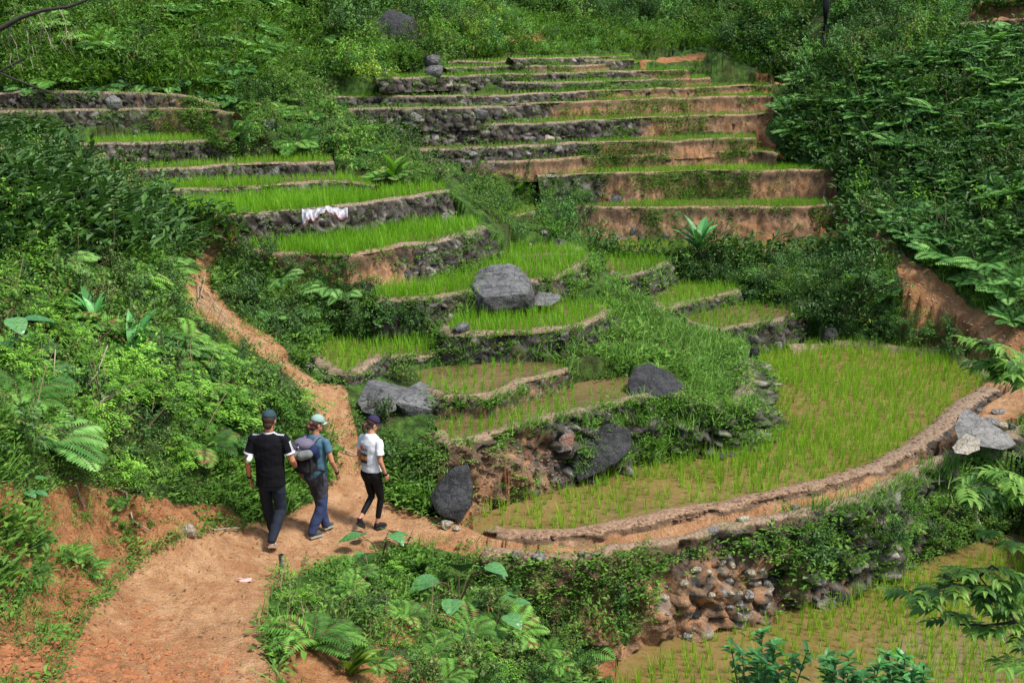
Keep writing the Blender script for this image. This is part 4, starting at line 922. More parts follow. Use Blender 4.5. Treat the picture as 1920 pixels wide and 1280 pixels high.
P1, N1 = vis_points(9000, lambda x, y: not_bare(x, y) & terrace_px(x, y))
k = (N1[:,2] > .4) & (rng.random(len(P1)) < np.clip(.75+1.5*fbm(P1*.7, 3), .15, 1)); P1, N1 = P1[k], N1[k]
scatter_mesh('terrace_weeds', P1, N1, rng.uniform(.5,1.2,len(P1)), CL, LEAFM['mid'], 'weeds in the gaps between the terraces')
EDGE = []
for q in (PATH, CUT):
    for (xa, ya), (xb, yb) in zip(q, q[1:]):
        m = int(math.hypot(xb-xa, yb-ya)/7)
        for t in range(m):
            if xa > 960 or xb > 960: continue
            f = random.random(); EDGE.append((xa+(xb-xa)*f+random.gauss(0,9), ya+(yb-ya)*f+random.gauss(0,7)))
E = [hit(*e) for e in EDGE]; E = [e for e in E if e]
scatter_mesh('path_edge_grass', np.array([tuple(e[0]) for e in E]), np.array([tuple(e[1]) for e in E]), rng.uniform(.4,1.0,len(E)), TU[:2]+CL[:2], LEAFM['grass'], 'tufts of grass fraying the edges of the path')
M_LIT = mat_leaf('dead_leaf', (.07,.04,.02), (.16,.10,.05), (.30,.20,.10), .8, .1, .1)
LIT = [t_clump(400+i, 3, .07, .45, .10, .005, .1, .0) for i in range(4)]
P1, N1 = vis_points(420, lambda x, y: (inside(PATH, x, y) & (x < 900)) | inside(CUT, x, y))
scatter_mesh('leaf_litter', P1+np.array([0,0,.012]), N1*0, rng.uniform(.4,1.0,len(P1)), LIT, M_LIT, 'dead leaves lying on the path and cut bank')
M_DRY = mat_plain('dry_stem', (.20,.14,.085), .9, .15, .4, 3)
def dry_stems(name, poly, n, L, label):
    lb = LB(); r = np.random.default_rng(n)
    for x, y in sample_zone(poly, n, 14)[:n]:
        h = hit(x, y)
        if not h: continue
        p = np.array(h[0]); d = np.array([r.normal()*.5, r.normal()*.4, r.uniform(.35,1.1)]); d /= np.linalg.norm(d); l = L*r.uniform(.4,1.3); b_ = r.normal(size=3)*.15
        lb.stick([p-d*.05, p+d*l*.4+b_*.2*l, p+d*l*.75+b_*.6*l, p+d*l+b_*1.2*l], .007, .003, 3)
    V, Fq, T = lb.arr(); return tag(link(name, np_mesh(name, V, Fq), M_DRY), label, None, None, 'stuff')
dry_stems('dry_stem_weeds', ZONES[9][1], 170, .7, 'thin dead stems sticking out of the near slope')
dry_stems('dry_stem_weeds', ZONES[14][1], 70, .5, 'thin dead stems on the bank below the path')
dry_stems('dry_stem_weeds', ZONES[5][1], 110, 1.0, 'thin dead stems in the ferny hillside')
dry_stems('dry_stem_weeds', ZONES[0][1], 70, 1.0, 'thin dead stems on the upper slope')
# creepers and moss on the terrace walls
def wall_leaves():
    PP = []; NN = []
    for C, nm, bz, bat, rim, cv, hgt, o, so in WALLS:
        me = o.data; n = len(me.vertices)
        if not o.name.startswith('terrace_wall'): continue
        co = np.empty(n*3, dtype=np.float32); me.vertices.foreach_get('co', co); co = co.reshape(-1,3)
        no = np.empty(n*3, dtype=np.float32); me.vertices.foreach_get('normal', no); no = no.reshape(-1,3)
        mo = np.empty(n, dtype=np.float32); me.attributes['moss'].data.foreach_get('value', mo)
        rm = np.empty(n, dtype=np.float32); me.attributes['rim'].data.foreach_get('value', rm)
        w_ = mo+1.3*fbm(co*np.array([.8,.8,1.4]), 3)+.0*rm
        p = np.where(w_ > .52, .55, np.where(w_ > .35, .12, .012))*np.where(rm > .5, .15, 1)
        k = rng.random(n) < p
        PP.append(co[k]); NN.append(no[k])
    return np.concatenate(PP), np.concatenate(NN)
RL = []; RN = []
for C, nm, bz, bat, rim, cv, hgt, o, so in WALLS:
    if not o.name.startswith('terrace_wall'): continue
    g_ = fbm(np.stack([C[:,0]*1.1, C[:,1]*1.1, C[:,2]], -1)+5, 3); k = rng.random(len(C)) < np.clip(.12+g_*1.5, .02, .75)
    off = rng.uniform(-.02, .06, k.sum()); RL.append(np.stack([C[k,0]+nm[k,0]*off, C[k,1]+nm[k,1]*off, C[k,2]-rng.uniform(0,.07,k.sum())], -1)); RN.append(np.stack([nm[k,0]*.9, nm[k,1]*.9, np.ones(k.sum())], -1))
RL = np.concatenate(RL); RN = np.concatenate(RN)
scatter_mesh('wall_rim_grass', RL, RN, rng.uniform(.5,1.1,len(RL)), TU, LEAFM['grass'], 'grass fringing the rims of the terrace walls')
P1, N1 = wall_leaves()
N1 = np.where((N1[:,1] > 0)[:,None], -N1, N1)
scatter_mesh('wall_creeper_leaves', P1+N1*.02, N1*1.2, rng.uniform(.5,1.1,len(P1)), CL, LEAFM['mid'], 'creepers and moss leaves on the terrace faces')

# ------------------------------------------------------------------ rice
M_RICE = mat_leaf('rice_leaf', (.12,.26,.011), (.23,.43,.022), (.36,.56,.05), .5, .4, .3)
M_RICE2 = mat_leaf('rice_leaf_dense', (.08,.22,.008), (.15,.36,.014), (.26,.50,.03), .5, .4, .3)
def t_rice(seed, n, L, wb_=.011):
    r = np.random.default_rng(seed); lb = LB()
    for k in range(n):
        a = r.random()*6.283; el = r.uniform(1.1, 1.52); d = np.array([math.cos(a)*math.cos(el), math.sin(a)*math.cos(el), math.sin(el)])
        lb.blade(np.array([r.normal()*.016, r.normal()*.016, -.02]), d, L*r.uniform(.6,1.15), wb_, r, 3, r.uniform(.05,.5), .1, prof=lambda f: 1-.8*f)
    return lb.arr()
RI = [t_rice(300+i, 12, .27, .011) for i in range(6)]; RID = [t_rice(310+i, 11, .26) for i in range(6)]
NRICE = 0
tmr = []
for i in range(6):
    V, Fq, T = RI[i]; me = np_mesh('rice_seedling', V, Fq, {'tint': T}); me.materials.append(M_RICE); tmr.append(me)
RICE_INFO = {'A': (.13,'young rice planted in rows across the large flooded paddy'), 'B': (.165,'thin young rice in the lowest brown paddy')}
for k, (z, lip, back) in FIELDS.items():
    if k in ('C11',): continue
    LP = [Pz(x, y, z) for x, y in lip]
    if k == 'A':
        dL = [LP[min(i+1, len(LP)-1)]-LP[max(i-1, 0)] for i in range(len(LP))]; LP = [p+Vector((d.y, -d.x, 0)).normalized()*.7 for p, d in zip(LP, dL)]
    poly = LP+[Pz(x, y, z) for x, y in back[::-1]]
    px = [(p.x, p.y) for p in poly]
    x0, x1 = min(p[0] for p in px), max(p[0] for p in px); y0, y1 = min(p[1] for p in px), max(p[1] for p in px)
    if k == 'B': y0 = 11; x1 = 9
    gap = RICE_INFO.get(k, (.11, ''))[0]
    if k in ('C1','C2','D1'): gap = .15
    if k in ('C3','C4','D2','D3'): gap = .125
    gx, gy = np.meshgrid(np.arange(x0, x1, gap), np.arange(y0, y1, gap)); ca, sa = (math.cos(.35), math.sin(.35)) if k == 'A' else (1, 0)
    if k == 'A':
        cx, cy = (x0+x1)/2, (y0+y1)/2; g = np.arange(-14, 14, gap); gx, gy = np.meshgrid(g, g); gx, gy = cx+gx*ca-gy*sa, cy+gx*sa+gy*ca
    X = gx.ravel()+rng.normal(size=gx.size)*gap*.16; Y = gy.ravel()+rng.normal(size=gx.size)*gap*.16
    m = inside(px, X, Y); 
    d2 = fbm(np.stack([X*.55, Y*.55, X*0+z], -1), 3)
    m &= rng.random(len(X)) < np.clip(.9+d2*(.6 if k == 'A' else 1.0), .3, 1)*(np.clip((Y-14.5)/6.5, .5, 1) if k == 'A' else 1)
    X, Y, d2 = X[m], Y[m], d2[m]
    # keep clear of the bund
    lipw = np.array([(p.x, p.y) for p in LP]); lc = catmull([(*q, 0) for q in lipw], .1)[:,:2]
    dl = np.sqrt(((np.stack([X, Y], -1)[:,None]-lc[None])**2).sum(-1)).min(1) if len(X) else np.array([])
    m = dl > (.08 if k in 'AB' else .2)
    if k == 'A':
        bC, bN = [(w_[0], w_[1]) for w_ in WALLS if w_[7].name.startswith('mud_bund')][0]
        jj = ((X[:,None]-bC[None,:,0])**2+(Y[:,None]-bC[None,:,1])**2).argmin(1)
        m = ((X-bC[jj,0])*bN[jj,0]+(Y-bC[jj,1])*bN[jj,1]) < -.40; X, Y, d2 = X[m], Y[m], d2[m]
    if not len(X): continue
    S = rng.uniform(.75,1.2,len(X))*(1+.3*d2)
    if k in 'AB': S *= {'A': 1.0, 'B': 1.0}[k]
    else: S *= (1.0 if k in ('C3','C4','C5','C6','C7') else .8 if k in ('C1','C2','C8') else .6) if k[0] == 'C' else (.85 if k in ('D1','D2','D3') else .6 if k in ('D4','D5','D5b','D6') else .42)
    Pt = np.stack([X, Y, np.full(len(X), z)], -1)
    lab = RICE_INFO.get(k, (0, 'young rice growing thickly in a small terrace paddy'))[1]
    if k in 'AB':
        pxs, pys = proj(X, Y, np.full(len(X), z)); vis = (pxs > 0) & (pxs < 1920) & (pys < 1290)
        take = np.argsort(np.where(vis, -pys, 1e9))[:{'A': 150, 'B': 150}[k]]
        ind = np.zeros(len(X), bool); ind[take] = vis[take]
        for j in np.nonzero(ind)[0]:
            o = bpy.data.objects.new('rice_seedling', tmr[rng.integers(6)]); COL.objects.link(o); o.location = tuple(map(float, Pt[j])); o.scale = (float(S[j]),)*3; o.rotation_euler = (0,0,float(rng.random()*6.28))
            tag(o, {'A': 'thin rice seedling standing in the water along the near edge of the large paddy', 'B': 'thin rice seedling standing in the brown water of the lowest paddy'}[k], 'rice seedling', {'A': 'rice seedlings at the near edge of the large paddy', 'B': 'rice seedlings in the lowest paddy'}[k])
        Pt, S = Pt[~ind], S[~ind]
    scatter_mesh('young_rice', Pt, np.zeros_like(Pt), S, RI if k in 'AB' else RID, M_RICE if k in 'AB' else M_RICE2, lab)
# ------------------------------------------------------------------ boulders and stones
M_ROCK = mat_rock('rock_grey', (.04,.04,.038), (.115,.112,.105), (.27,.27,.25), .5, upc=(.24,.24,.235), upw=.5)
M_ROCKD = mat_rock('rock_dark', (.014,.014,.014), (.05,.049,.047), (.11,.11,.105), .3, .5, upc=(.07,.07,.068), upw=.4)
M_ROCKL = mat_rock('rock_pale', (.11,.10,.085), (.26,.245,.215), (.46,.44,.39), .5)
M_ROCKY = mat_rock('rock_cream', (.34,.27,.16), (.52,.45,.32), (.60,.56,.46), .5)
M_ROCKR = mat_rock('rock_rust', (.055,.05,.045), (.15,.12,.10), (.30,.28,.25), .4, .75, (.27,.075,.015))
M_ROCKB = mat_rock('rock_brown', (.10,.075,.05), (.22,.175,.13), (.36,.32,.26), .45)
def finish_rock(bm, amp, seed, cuts=3, smooth=1, fine=1.0):
    bmesh.ops.triangulate(bm, faces=bm.faces)
    for _ in range(cuts):
        bmesh.ops.subdivide_edges(bm, edges=bm.edges, cuts=1, use_grid_fill=True)
        if smooth: bmesh.ops.smooth_vert(bm, verts=bm.verts, factor=.35, use_axis_x=True, use_axis_y=True, use_axis_z=True); smooth -= 1
        bmesh.ops.triangulate(bm, faces=bm.faces)
    bm.normal_update()
    co = np.array([v.co for v in bm.verts]); sz = np.ptp(co, axis=0).max()
    n = fbm(co/sz*3.2+seed*3.7, 5); n2 = fbm(co/sz*11+seed, 3)
    for v, a, b in zip(bm.verts, n, n2): v.co += v.normal*float(a*amp*sz+b*amp*.3*fine*sz)
    me = bpy.data.meshes.new('rock'); bm.to_mesh(me); bm.free()
    me.polygons.foreach_set('use_smooth', [True]*len(me.polygons)); me.set_sharp_from_angle(angle=R(38))
    return me
def hull(points, bm=None):
    bm = bm or bmesh.new(); vs = [bm.verts.new(p) for p in points]
    r = bmesh.ops.convex_hull(bm, input=vs)
    junk = [g for g in r['geom_interior'] if isinstance(g, bmesh.types.BMVert)]+[g for g in r['geom_unused'] if isinstance(g, bmesh.types.BMVert)]
    bmesh.ops.delete(bm, geom=list(set(junk)), context='VERTS'); return bm
def hull_rock(name, label, groups, mat, amp=.035, seed=1, cat='boulder', group=None, cuts=4, soft=0):
    """groups: outlines of (px, py, distance), each closed into a block with its hidden rear"""
    all_p = [Py(*q) for g in groups for q in g]; c = sum(all_p, Vector())/len(all_p); big = bmesh.new(); mes = []
    for g in groups:
        bm = hull([Py(*q)-c for q in g]); mes.append(finish_rock(bm, amp, seed, cuts, soft))
    bm = bmesh.new()
    for m in mes: bm.from_mesh(m)
    me = bpy.data.meshes.new(name); bm.to_mesh(me); bm.free(); big.free()
    me.polygons.foreach_set('use_smooth', [True]*len(me.polygons)); me.set_sharp_from_angle(angle=R(40))
    o = link(name, me, mat); o.location = c
    return tag(o, label, cat, group)
def rock_mesh(seed, w_, d, h, cuts=3, amp=.05, npts=20, boxy=.55):
    r = np.random.default_rng(seed); P = []
    for k in range(npts):
        v = r.normal(size=3); v /= np.linalg.norm(v); v = v/(np.abs(v).max()**boxy)*r.uniform(.85,1.08)
        P.append((v[0]*w_/2*.82, v[1]*d/2*.82, v[2]*h/2*.82))
    return finish_rock(hull(P), amp, seed, cuts)
def rock_px(x0, y0, x1, y1, label, mat, seed, name='rock', cat='rock', group=None, tiltz=None, base=None, deep=.8, cuts=3, sink=.12, boxy=.55):
    h = hit((x0+x1)/2, y1-1 if base is None else base)
    Y = h[0].y; dist = (h[0]-CAMP).length; w_ = (x1-x0)/F*dist*.97; hh = (y1-y0)/F*dist*1.05; d = w_*deep
    me = rock_mesh(seed, w_, d, hh*(1+sink), cuts, boxy=boxy); me.materials.append(mat)
    o = bpy.data.objects.new(name, me); COL.objects.link(o)
    c = Py((x0+x1)/2, (y0+y1)/2, Y+d*.22); o.location = (c.x, c.y, c.z-hh*sink*.5); o.rotation_euler = (0, 0 if tiltz is None else R(tiltz), random.uniform(-.3,.3))
    return tag(o, label, cat, group)
BO = 'boulder'
hull_rock(BO, 'largest grey boulder with a flat top coloured as if lit, sitting between two paddies', [[(893,592,22.2),(940,600,22.1),(1003,586,22.3),(1004,556,22.35),(985,553,22.0),(905,560,22.0),(880,560,22.5),(876,526,22.8),(896,500,23.2),(934,487,23.4),(986,503,23.3),(1004,528,22.9),(960,490,24.2),(995,540,24.2),(890,530,24.2),(900,600,23.9),(1000,595,23.9)]], M_ROCK, .05, 3, soft=1)
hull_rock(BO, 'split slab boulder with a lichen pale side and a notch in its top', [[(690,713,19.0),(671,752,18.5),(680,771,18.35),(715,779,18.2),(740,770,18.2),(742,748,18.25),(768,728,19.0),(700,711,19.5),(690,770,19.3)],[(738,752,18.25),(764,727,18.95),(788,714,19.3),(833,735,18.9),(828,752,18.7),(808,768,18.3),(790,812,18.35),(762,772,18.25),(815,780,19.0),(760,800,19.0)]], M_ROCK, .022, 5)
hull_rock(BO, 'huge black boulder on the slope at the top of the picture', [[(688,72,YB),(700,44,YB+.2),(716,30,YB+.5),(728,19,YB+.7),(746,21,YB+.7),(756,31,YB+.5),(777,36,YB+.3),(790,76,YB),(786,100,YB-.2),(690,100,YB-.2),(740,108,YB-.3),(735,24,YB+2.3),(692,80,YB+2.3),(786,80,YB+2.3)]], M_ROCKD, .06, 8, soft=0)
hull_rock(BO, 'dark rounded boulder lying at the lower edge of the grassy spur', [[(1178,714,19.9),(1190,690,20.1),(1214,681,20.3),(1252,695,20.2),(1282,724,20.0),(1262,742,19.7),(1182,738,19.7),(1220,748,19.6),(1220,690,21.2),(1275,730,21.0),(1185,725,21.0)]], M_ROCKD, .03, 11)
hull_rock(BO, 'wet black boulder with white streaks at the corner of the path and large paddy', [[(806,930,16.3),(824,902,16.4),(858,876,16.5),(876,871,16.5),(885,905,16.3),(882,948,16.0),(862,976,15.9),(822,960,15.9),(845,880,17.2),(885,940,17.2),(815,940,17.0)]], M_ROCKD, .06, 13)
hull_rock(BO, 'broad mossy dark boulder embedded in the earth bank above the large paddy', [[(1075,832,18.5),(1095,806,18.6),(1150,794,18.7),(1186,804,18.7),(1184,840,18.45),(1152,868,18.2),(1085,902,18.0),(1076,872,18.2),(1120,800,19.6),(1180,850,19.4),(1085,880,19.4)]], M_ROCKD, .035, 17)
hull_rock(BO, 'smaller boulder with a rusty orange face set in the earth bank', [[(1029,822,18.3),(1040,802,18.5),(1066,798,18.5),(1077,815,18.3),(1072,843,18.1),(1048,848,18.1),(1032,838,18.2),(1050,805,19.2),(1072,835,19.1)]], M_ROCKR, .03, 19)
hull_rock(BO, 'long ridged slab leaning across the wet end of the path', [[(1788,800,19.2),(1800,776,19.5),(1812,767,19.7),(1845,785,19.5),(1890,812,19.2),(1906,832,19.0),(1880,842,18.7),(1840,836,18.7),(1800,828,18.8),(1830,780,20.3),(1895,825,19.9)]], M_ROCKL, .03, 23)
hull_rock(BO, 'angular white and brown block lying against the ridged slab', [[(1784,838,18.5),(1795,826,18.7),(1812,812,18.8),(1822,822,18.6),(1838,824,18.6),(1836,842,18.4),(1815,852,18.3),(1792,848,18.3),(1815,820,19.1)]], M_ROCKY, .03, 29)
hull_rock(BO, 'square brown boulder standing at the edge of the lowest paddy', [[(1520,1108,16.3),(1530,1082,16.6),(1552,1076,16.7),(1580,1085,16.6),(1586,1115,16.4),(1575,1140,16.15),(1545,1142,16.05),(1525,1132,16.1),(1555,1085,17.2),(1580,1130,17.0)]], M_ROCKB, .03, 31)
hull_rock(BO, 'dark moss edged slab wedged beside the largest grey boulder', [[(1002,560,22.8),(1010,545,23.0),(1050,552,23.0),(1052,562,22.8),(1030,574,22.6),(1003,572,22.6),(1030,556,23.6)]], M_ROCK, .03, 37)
RK = [
 (788,97,832,125,'upper boulder of the grey pair at the corner of the top terraces',M_ROCK),(790,120,844,146,'lower boulder of the grey pair at the corner of the top terraces',M_ROCK),
 (711,132,736,146,'grey rock on the grass just to the side of the paired boulders',M_ROCK),(636,100,656,112,'small grey stone on the bright grass under the yellow-green bushes',M_ROCK),(700,97,716,109,'small pale stone on the grass below the black boulder',M_ROCKL),
 (195,177,233,207,'upright striped grey rock against the broken dark bank',M_ROCKL),(476,219,533,244,'flat topped grey boulder above the large bluish bush',M_ROCK),(555,186,575,194,'small cream stone on the grass above the flat topped boulder',M_ROCKY),
 (816,397,856,424,'pale flat slab leaning on the wall end beside the paddy',M_ROCKL),(852,412,880,424,'low pale stone beside the leaning slab',M_ROCKL),(668,524,706,556,'blue-grey slab at the foot of the curving clay wall',M_ROCK),(770,396,786,424,'upright pale stone in the dry stone wall under the plastic sheet',M_ROCKL),
 (657,424,683,452,'rounded grey stone at the foot of the wall under the plastic sheet',M_ROCKL),(786,494,800,528,'tall tan stone standing in the curving clay wall',M_ROCKB),(748,502,775,530,'grey stones fallen at the foot of the curving clay wall',M_ROCK),
 (1105,362,1140,386,'brown-grey block at the end of the paddy below the creepers',M_ROCKR),(1128,360,1174,384,'long grey slab at the end of the paddy below the creepers',M_ROCK),(1135,436,1182,462,'pointed stone stained rust and white in the gully paddy',M_ROCKR),(1175,424,1198,442,'round grey rock beside the rust stained stone',M_ROCK),(1192,440,1214,454,'second round rock along the foot of the creeper bank',M_ROCK),(1235,434,1262,450,'flat grey rock under the creepers of the high bank',M_ROCK),
 (1020,444,1078,470,'long grey boulder at the back of the paddy with its own cross bund',M_ROCK),(1064,460,1100,474,'low tan stone at the curved back corner of the same paddy',M_ROCKB),(985,452,1000,464,'orange stone among rubble at the gully foot',M_ROCKY),(1010,430,1030,444,'white stone in rubble at the gully foot',M_ROCKL),
 (750,616,802,644,'pale pointed rock on the bank behind the low paddy',M_ROCKL),(668,628,704,650,'mossy pale rock at the back of the low paddy',M_ROCKL),(608,614,642,640,'brown round rock in the shade of the overgrown bank',M_ROCKB),(838,598,886,624,'grey stone in the rubble beside the largest boulder',M_ROCK),(895,652,952,670,'thin flat slab under the pale curved rim',M_ROCKD),
 (1403,646,1426,676,'dark grey rock of the trio at the back corner of the large paddy',M_ROCKD),(1416,644,1452,674,'leaning blue-grey rock of the trio at the back corner of the large paddy',M_ROCK),(1440,636,1472,664,'pale ridged rock of the trio at the back corner of the large paddy',M_ROCKL),(1534,610,1574,644,'dark pointed boulder at the thicket edge behind the large paddy',M_ROCKD),
 (330,978,374,1008,'square cream block lying on the path edge below the cut bank',M_ROCKY),(822,972,856,994,'cream stone beside the path in front of the wet black boulder',M_ROCKY),(846,984,866,996,'little cream stone touching the larger one by the path',M_ROCKY),
 (950,1030,984,1050,'dark topped stone on the path rim by the big leaves',M_ROCKB),(990,1034,1030,1056,'pale block on the near rim of the path',M_ROCKL),(1080,1030,1100,1044,'rounded pale stone on the near rim of the path',M_ROCKL),(1318,986,1352,1002,'white flat stone on the rim of the path above the bank creepers',M_ROCKL),(1376,962,1410,978,'white stone half sunk in the path edge',M_ROCKY),(1480,944,1500,956,'small pale stone on the path edge',M_ROCKL),
 (1346,1026,1384,1058,'pale stone showing between creepers in the rubble bank',M_ROCKL),(1390,1066,1414,1080,'grey flat stone in the rubble bank',M_ROCKL),(1388,1104,1420,1130,'grey stone in the middle of the rubble bank',M_ROCKL),(1414,1120,1450,1150,'long grey stone at the foot of the rubble bank',M_ROCKL),(1378,1122,1398,1142,'cream stone beside the long grey one in the rubble bank',M_ROCKL),(1350,1160,1382,1180,'pale stone near the water at the rubble bank',M_ROCKL),(1268,1186,1292,1204,'cream stone on the red clay near the water',M_ROCKY),(1200,1214,1228,1238,'flat brown stone on the red clay near the water',M_ROCKB),
 (1616,1022,1648,1048,'rounded tan stone under the creepers of the rubble bank',M_ROCKB),(1704,1036,1730,1062,'pale rounded stone low on the rubble bank',M_ROCKL),(1672,1020,1694,1036,'tan stone high on the rubble bank',M_ROCKB),(1648,1086,1664,1104,'pointed stone in the water edge of the lowest paddy',M_ROCKL),(1620,1088,1640,1106,'dark stone in the water edge of the lowest paddy',M_ROCK),(1738,1050,1770,1074,'brown boulder at the water edge near the concrete pale slab',M_ROCKB),
 (1838,782,1880,800,'wet flat stone in the trickle crossing the path',M_ROCKL),(1862,790,1896,812,'ochre stone behind the ridged slab',M_ROCKY),(1850,764,1890,776,'orange flat slab in the trickle',M_ROCKB),(1886,792,1908,806,'grey stone beside the ochre one',M_ROCK),
 (1010,250,1046,270,'big cream boulder at the foot of the tall dark wall',M_ROCKY),(968,252,1012,270,'grey block beside the big cream boulder',M_ROCK),(880,204,920,230,'big rounded grey stone in the heaped stone wall',M_ROCK),(848,188,880,200,'cream stone on the rim of a terrace wall',M_ROCKL),(675,224,712,234,'white flat stone at the end of the heaped stone wall',M_ROCKL),(760,208,800,232,'slanted pale slab in the heaped stone wall',M_ROCKL),(920,212,946,228,'grey stone next to the big rounded one',M_ROCK),(958,178,976,192,'tan upright stone among pale stones on the wall',M_ROCKB),(920,180,942,194,'grey stone among pale stones on the wall',M_ROCK),(868,282,908,296,'pale slab at the end of the wall with rounded stones',M_ROCKL),(1028,270,1058,288,'pale rounded stone high in the wall with rounded stones',M_ROCKL),(985,284,1004,294,'grey stone in the wall with rounded stones',M_ROCK),(1012,326,1048,333,'white flat stone on the rim above the creepers',M_ROCKL),
 (376,314,398,336,'upright grey stone in the dark terrace bank',M_ROCK),(490,314,545,336,'rounded slab set in the dark terrace bank',M_ROCK),(480,314,494,332,'narrow stone next to the rounded slab in the bank',M_ROCK),(612,350,632,364,'white pointed stone on the paddy edge',M_ROCKL),(248,242,262,252,'little white stone in the tall dark mossy bank',M_ROCKL),(318,188,330,194,'pale stone in the broken brown bank',M_ROCKL),
]
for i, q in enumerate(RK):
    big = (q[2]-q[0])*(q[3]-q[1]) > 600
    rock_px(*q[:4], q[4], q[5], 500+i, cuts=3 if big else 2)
for k in range(26):
    x, y = sample_zone(BARE_BANK, 1, 60)[0]; w_ = random.uniform(12, 34)
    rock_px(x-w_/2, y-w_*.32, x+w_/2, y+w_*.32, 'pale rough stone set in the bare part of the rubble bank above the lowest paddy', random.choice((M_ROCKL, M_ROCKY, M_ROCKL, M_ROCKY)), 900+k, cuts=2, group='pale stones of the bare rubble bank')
sb = [o for o in bpy.data.objects if o.get('label', '').startswith('split slab')][0]; sb.data.materials.append(mat_rock('rock_lichen', (.16,.155,.13), (.36,.36,.31), (.50,.51,.44), .6))
cxs = np.mean([v.co.x for v in sb.data.vertices])
for p in sb.data.polygons:
    if p.center.x < cxs-.03 and p.normal.z < .55 and p.normal.y < .3: p.material_index = 1
# stones of the dry walls, each its own
SM = [rock_mesh(700+i, 1, .8, .62, 2, .06, 16, .7) for i in range(10)]
wst = []
for C, nm, bz, bat, rim, cv, hgt, o, so in WALLS:
    if not o.name.startswith('terrace_wall'): continue
    L = len(C); pxs, pys = proj(C[:,0], C[:,1], C[:,2]); s_ = so(pxs) if callable(so) else np.full(L, so)
    for k in range(int(L*.055*1.5)):
        j = random.randrange(L)
        if s_[j] > .45 and random.random() < .8: continue
        if not (0 < pxs[j] < 1915) or hgt[j] < .15: continue
        t = random.uniform(.3, 1.0); zz = C[j,2]-hgt[j]*t; off = bat*t**.8+.02
        wst.append((C[j,0]+nm[j,0]*off, C[j,1]+nm[j,1]*off, zz, random.uniform(.10,.26)*(1.15 if random.random() < .15 else .85), o['label']))
random.shuffle(wst); wst = wst[:285]
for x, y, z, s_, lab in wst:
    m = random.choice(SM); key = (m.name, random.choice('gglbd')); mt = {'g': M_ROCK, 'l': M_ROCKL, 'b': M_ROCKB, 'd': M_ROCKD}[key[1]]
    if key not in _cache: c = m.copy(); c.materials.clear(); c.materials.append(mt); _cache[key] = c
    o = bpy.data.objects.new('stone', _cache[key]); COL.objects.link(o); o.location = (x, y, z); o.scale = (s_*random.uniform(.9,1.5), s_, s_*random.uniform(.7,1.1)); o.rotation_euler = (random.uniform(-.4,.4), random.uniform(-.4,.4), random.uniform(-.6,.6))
    tag(o, 'small rough stone set in the face of a dry terrace wall', 'stone', 'stones of the terrace walls')
# loose clods and pebbles on the bare ground
def clod_mesh(s):
    me = rock_mesh(s, 1, .9, .6, 1, .1, 12, .3); a = np.array([v.co for v in me.vertices]); f = np.array([list(p.vertices) for p in me.polygons]); bpy.data.meshes.remove(me); return a, f, np.full(len(a), .5)
CLD = [clod_mesh(800+i) for i in range(6)]
def clods(name, poly, n, lo, hi, mat, label, power=2.5):
    P = []; Nn = []
    for x, y in sample_zone(poly, n, 12)[:n]:
        h = hit(x, y)
        if h: P.append(tuple(h[0])); Nn.append((0,0,0))
    s = lo+(hi-lo)*rng.random(len(P))**power
    VV = []; FF = []; off = 0
    for p, k in zip(P, s):
        a, f, _ = CLD[rng.integers(6)]; t = rng.random()*6.28; c, q = math.cos(t), math.sin(t); b = a@np.array([[c,-q,0],[q,c,0],[0,0,.8]]).T*k+np.array(p)
        VV.append(b); FF.append(f+off); off += len(a)
    me = np_mesh(name, np.concatenate(VV), np.concatenate(FF), smooth=False)
    return tag(link(name, me, mat), label, None, None, 'stuff')
M_CLOD = mat_plain('clay_clod', (.30,.125,.055), .95, .1, .5, 6); M_PEB = mat_plain('pebble_dust', (.42,.29,.18), .9, .2, .5, 5); M_MUDC = mat_plain('mud_clod', (.17,.105,.065), .9, .2, .5, 6); M_LITTER = mat_plain('dry_litter', (.22,.15,.09), .95, .1, .6, 5)
clods('clay_clods', [(-10,1210),(120,1180),(250,1200),(330,1250),(340,1300),(-10,1300)], 900, .02, .16, M_CLOD, 'heap of red clay clods in the bottom corner of the path')
clods('clay_rubble', [(100,1120),(250,1050),(480,1000),(500,1100),(480,1290),(200,1290),(100,1230)], 1100, .008, .05, M_CLOD, 'crumbs of red clay scattered over the path')
clods('trodden_clods', [(240,1140),(310,1130),(330,1180),(420,1230),(500,1290),(330,1290),(260,1230)], 420, .02, .11, M_CLOD, 'churned clods along the middle of the path', 2.0)
clods('clay_crumbs', [(0,920),(130,910),(300,950),(430,990),(250,1050),(130,1200),(0,1230)], 700, .01, .08, M_CLOD, 'crumbling clay on the cut bank')
clods('path_pebbles', PATH, 1300, .006, .035, M_PEB, 'pebbles and grit on the dirt path')
clods('slip_rubble', SLIDE, 500, .02, .12, M_PEB, 'loose earth on the landslip scar', 3)
clods('bund_mud', [(950,999),(1100,992),(1250,966),(1422,922),(1573,882),(1655,845),(1700,800),(1800,738),(1860,722),(1868,735),(1771,806),(1717,850),(1573,917),(1358,960),(1180,993),(1000,1012)], 1300, .015, .13, M_MUDC, 'churned mud clods on the bund of the large paddy', 3.5)
clods('bank_crumbs', [(850,850),(1000,840),(1060,860),(1070,905),(960,945),(900,950),(870,900)], 500, .02, .14, M_MUDC, 'crumbling brown earth of the bank above the large paddy', 2.2)
clods('red_crumbs', [(690,1150),(760,1160),(880,1260),(900,1290),(560,1290),(640,1200)], 450, .01, .08, M_CLOD, 'red clay crumbs on the bank below the path')

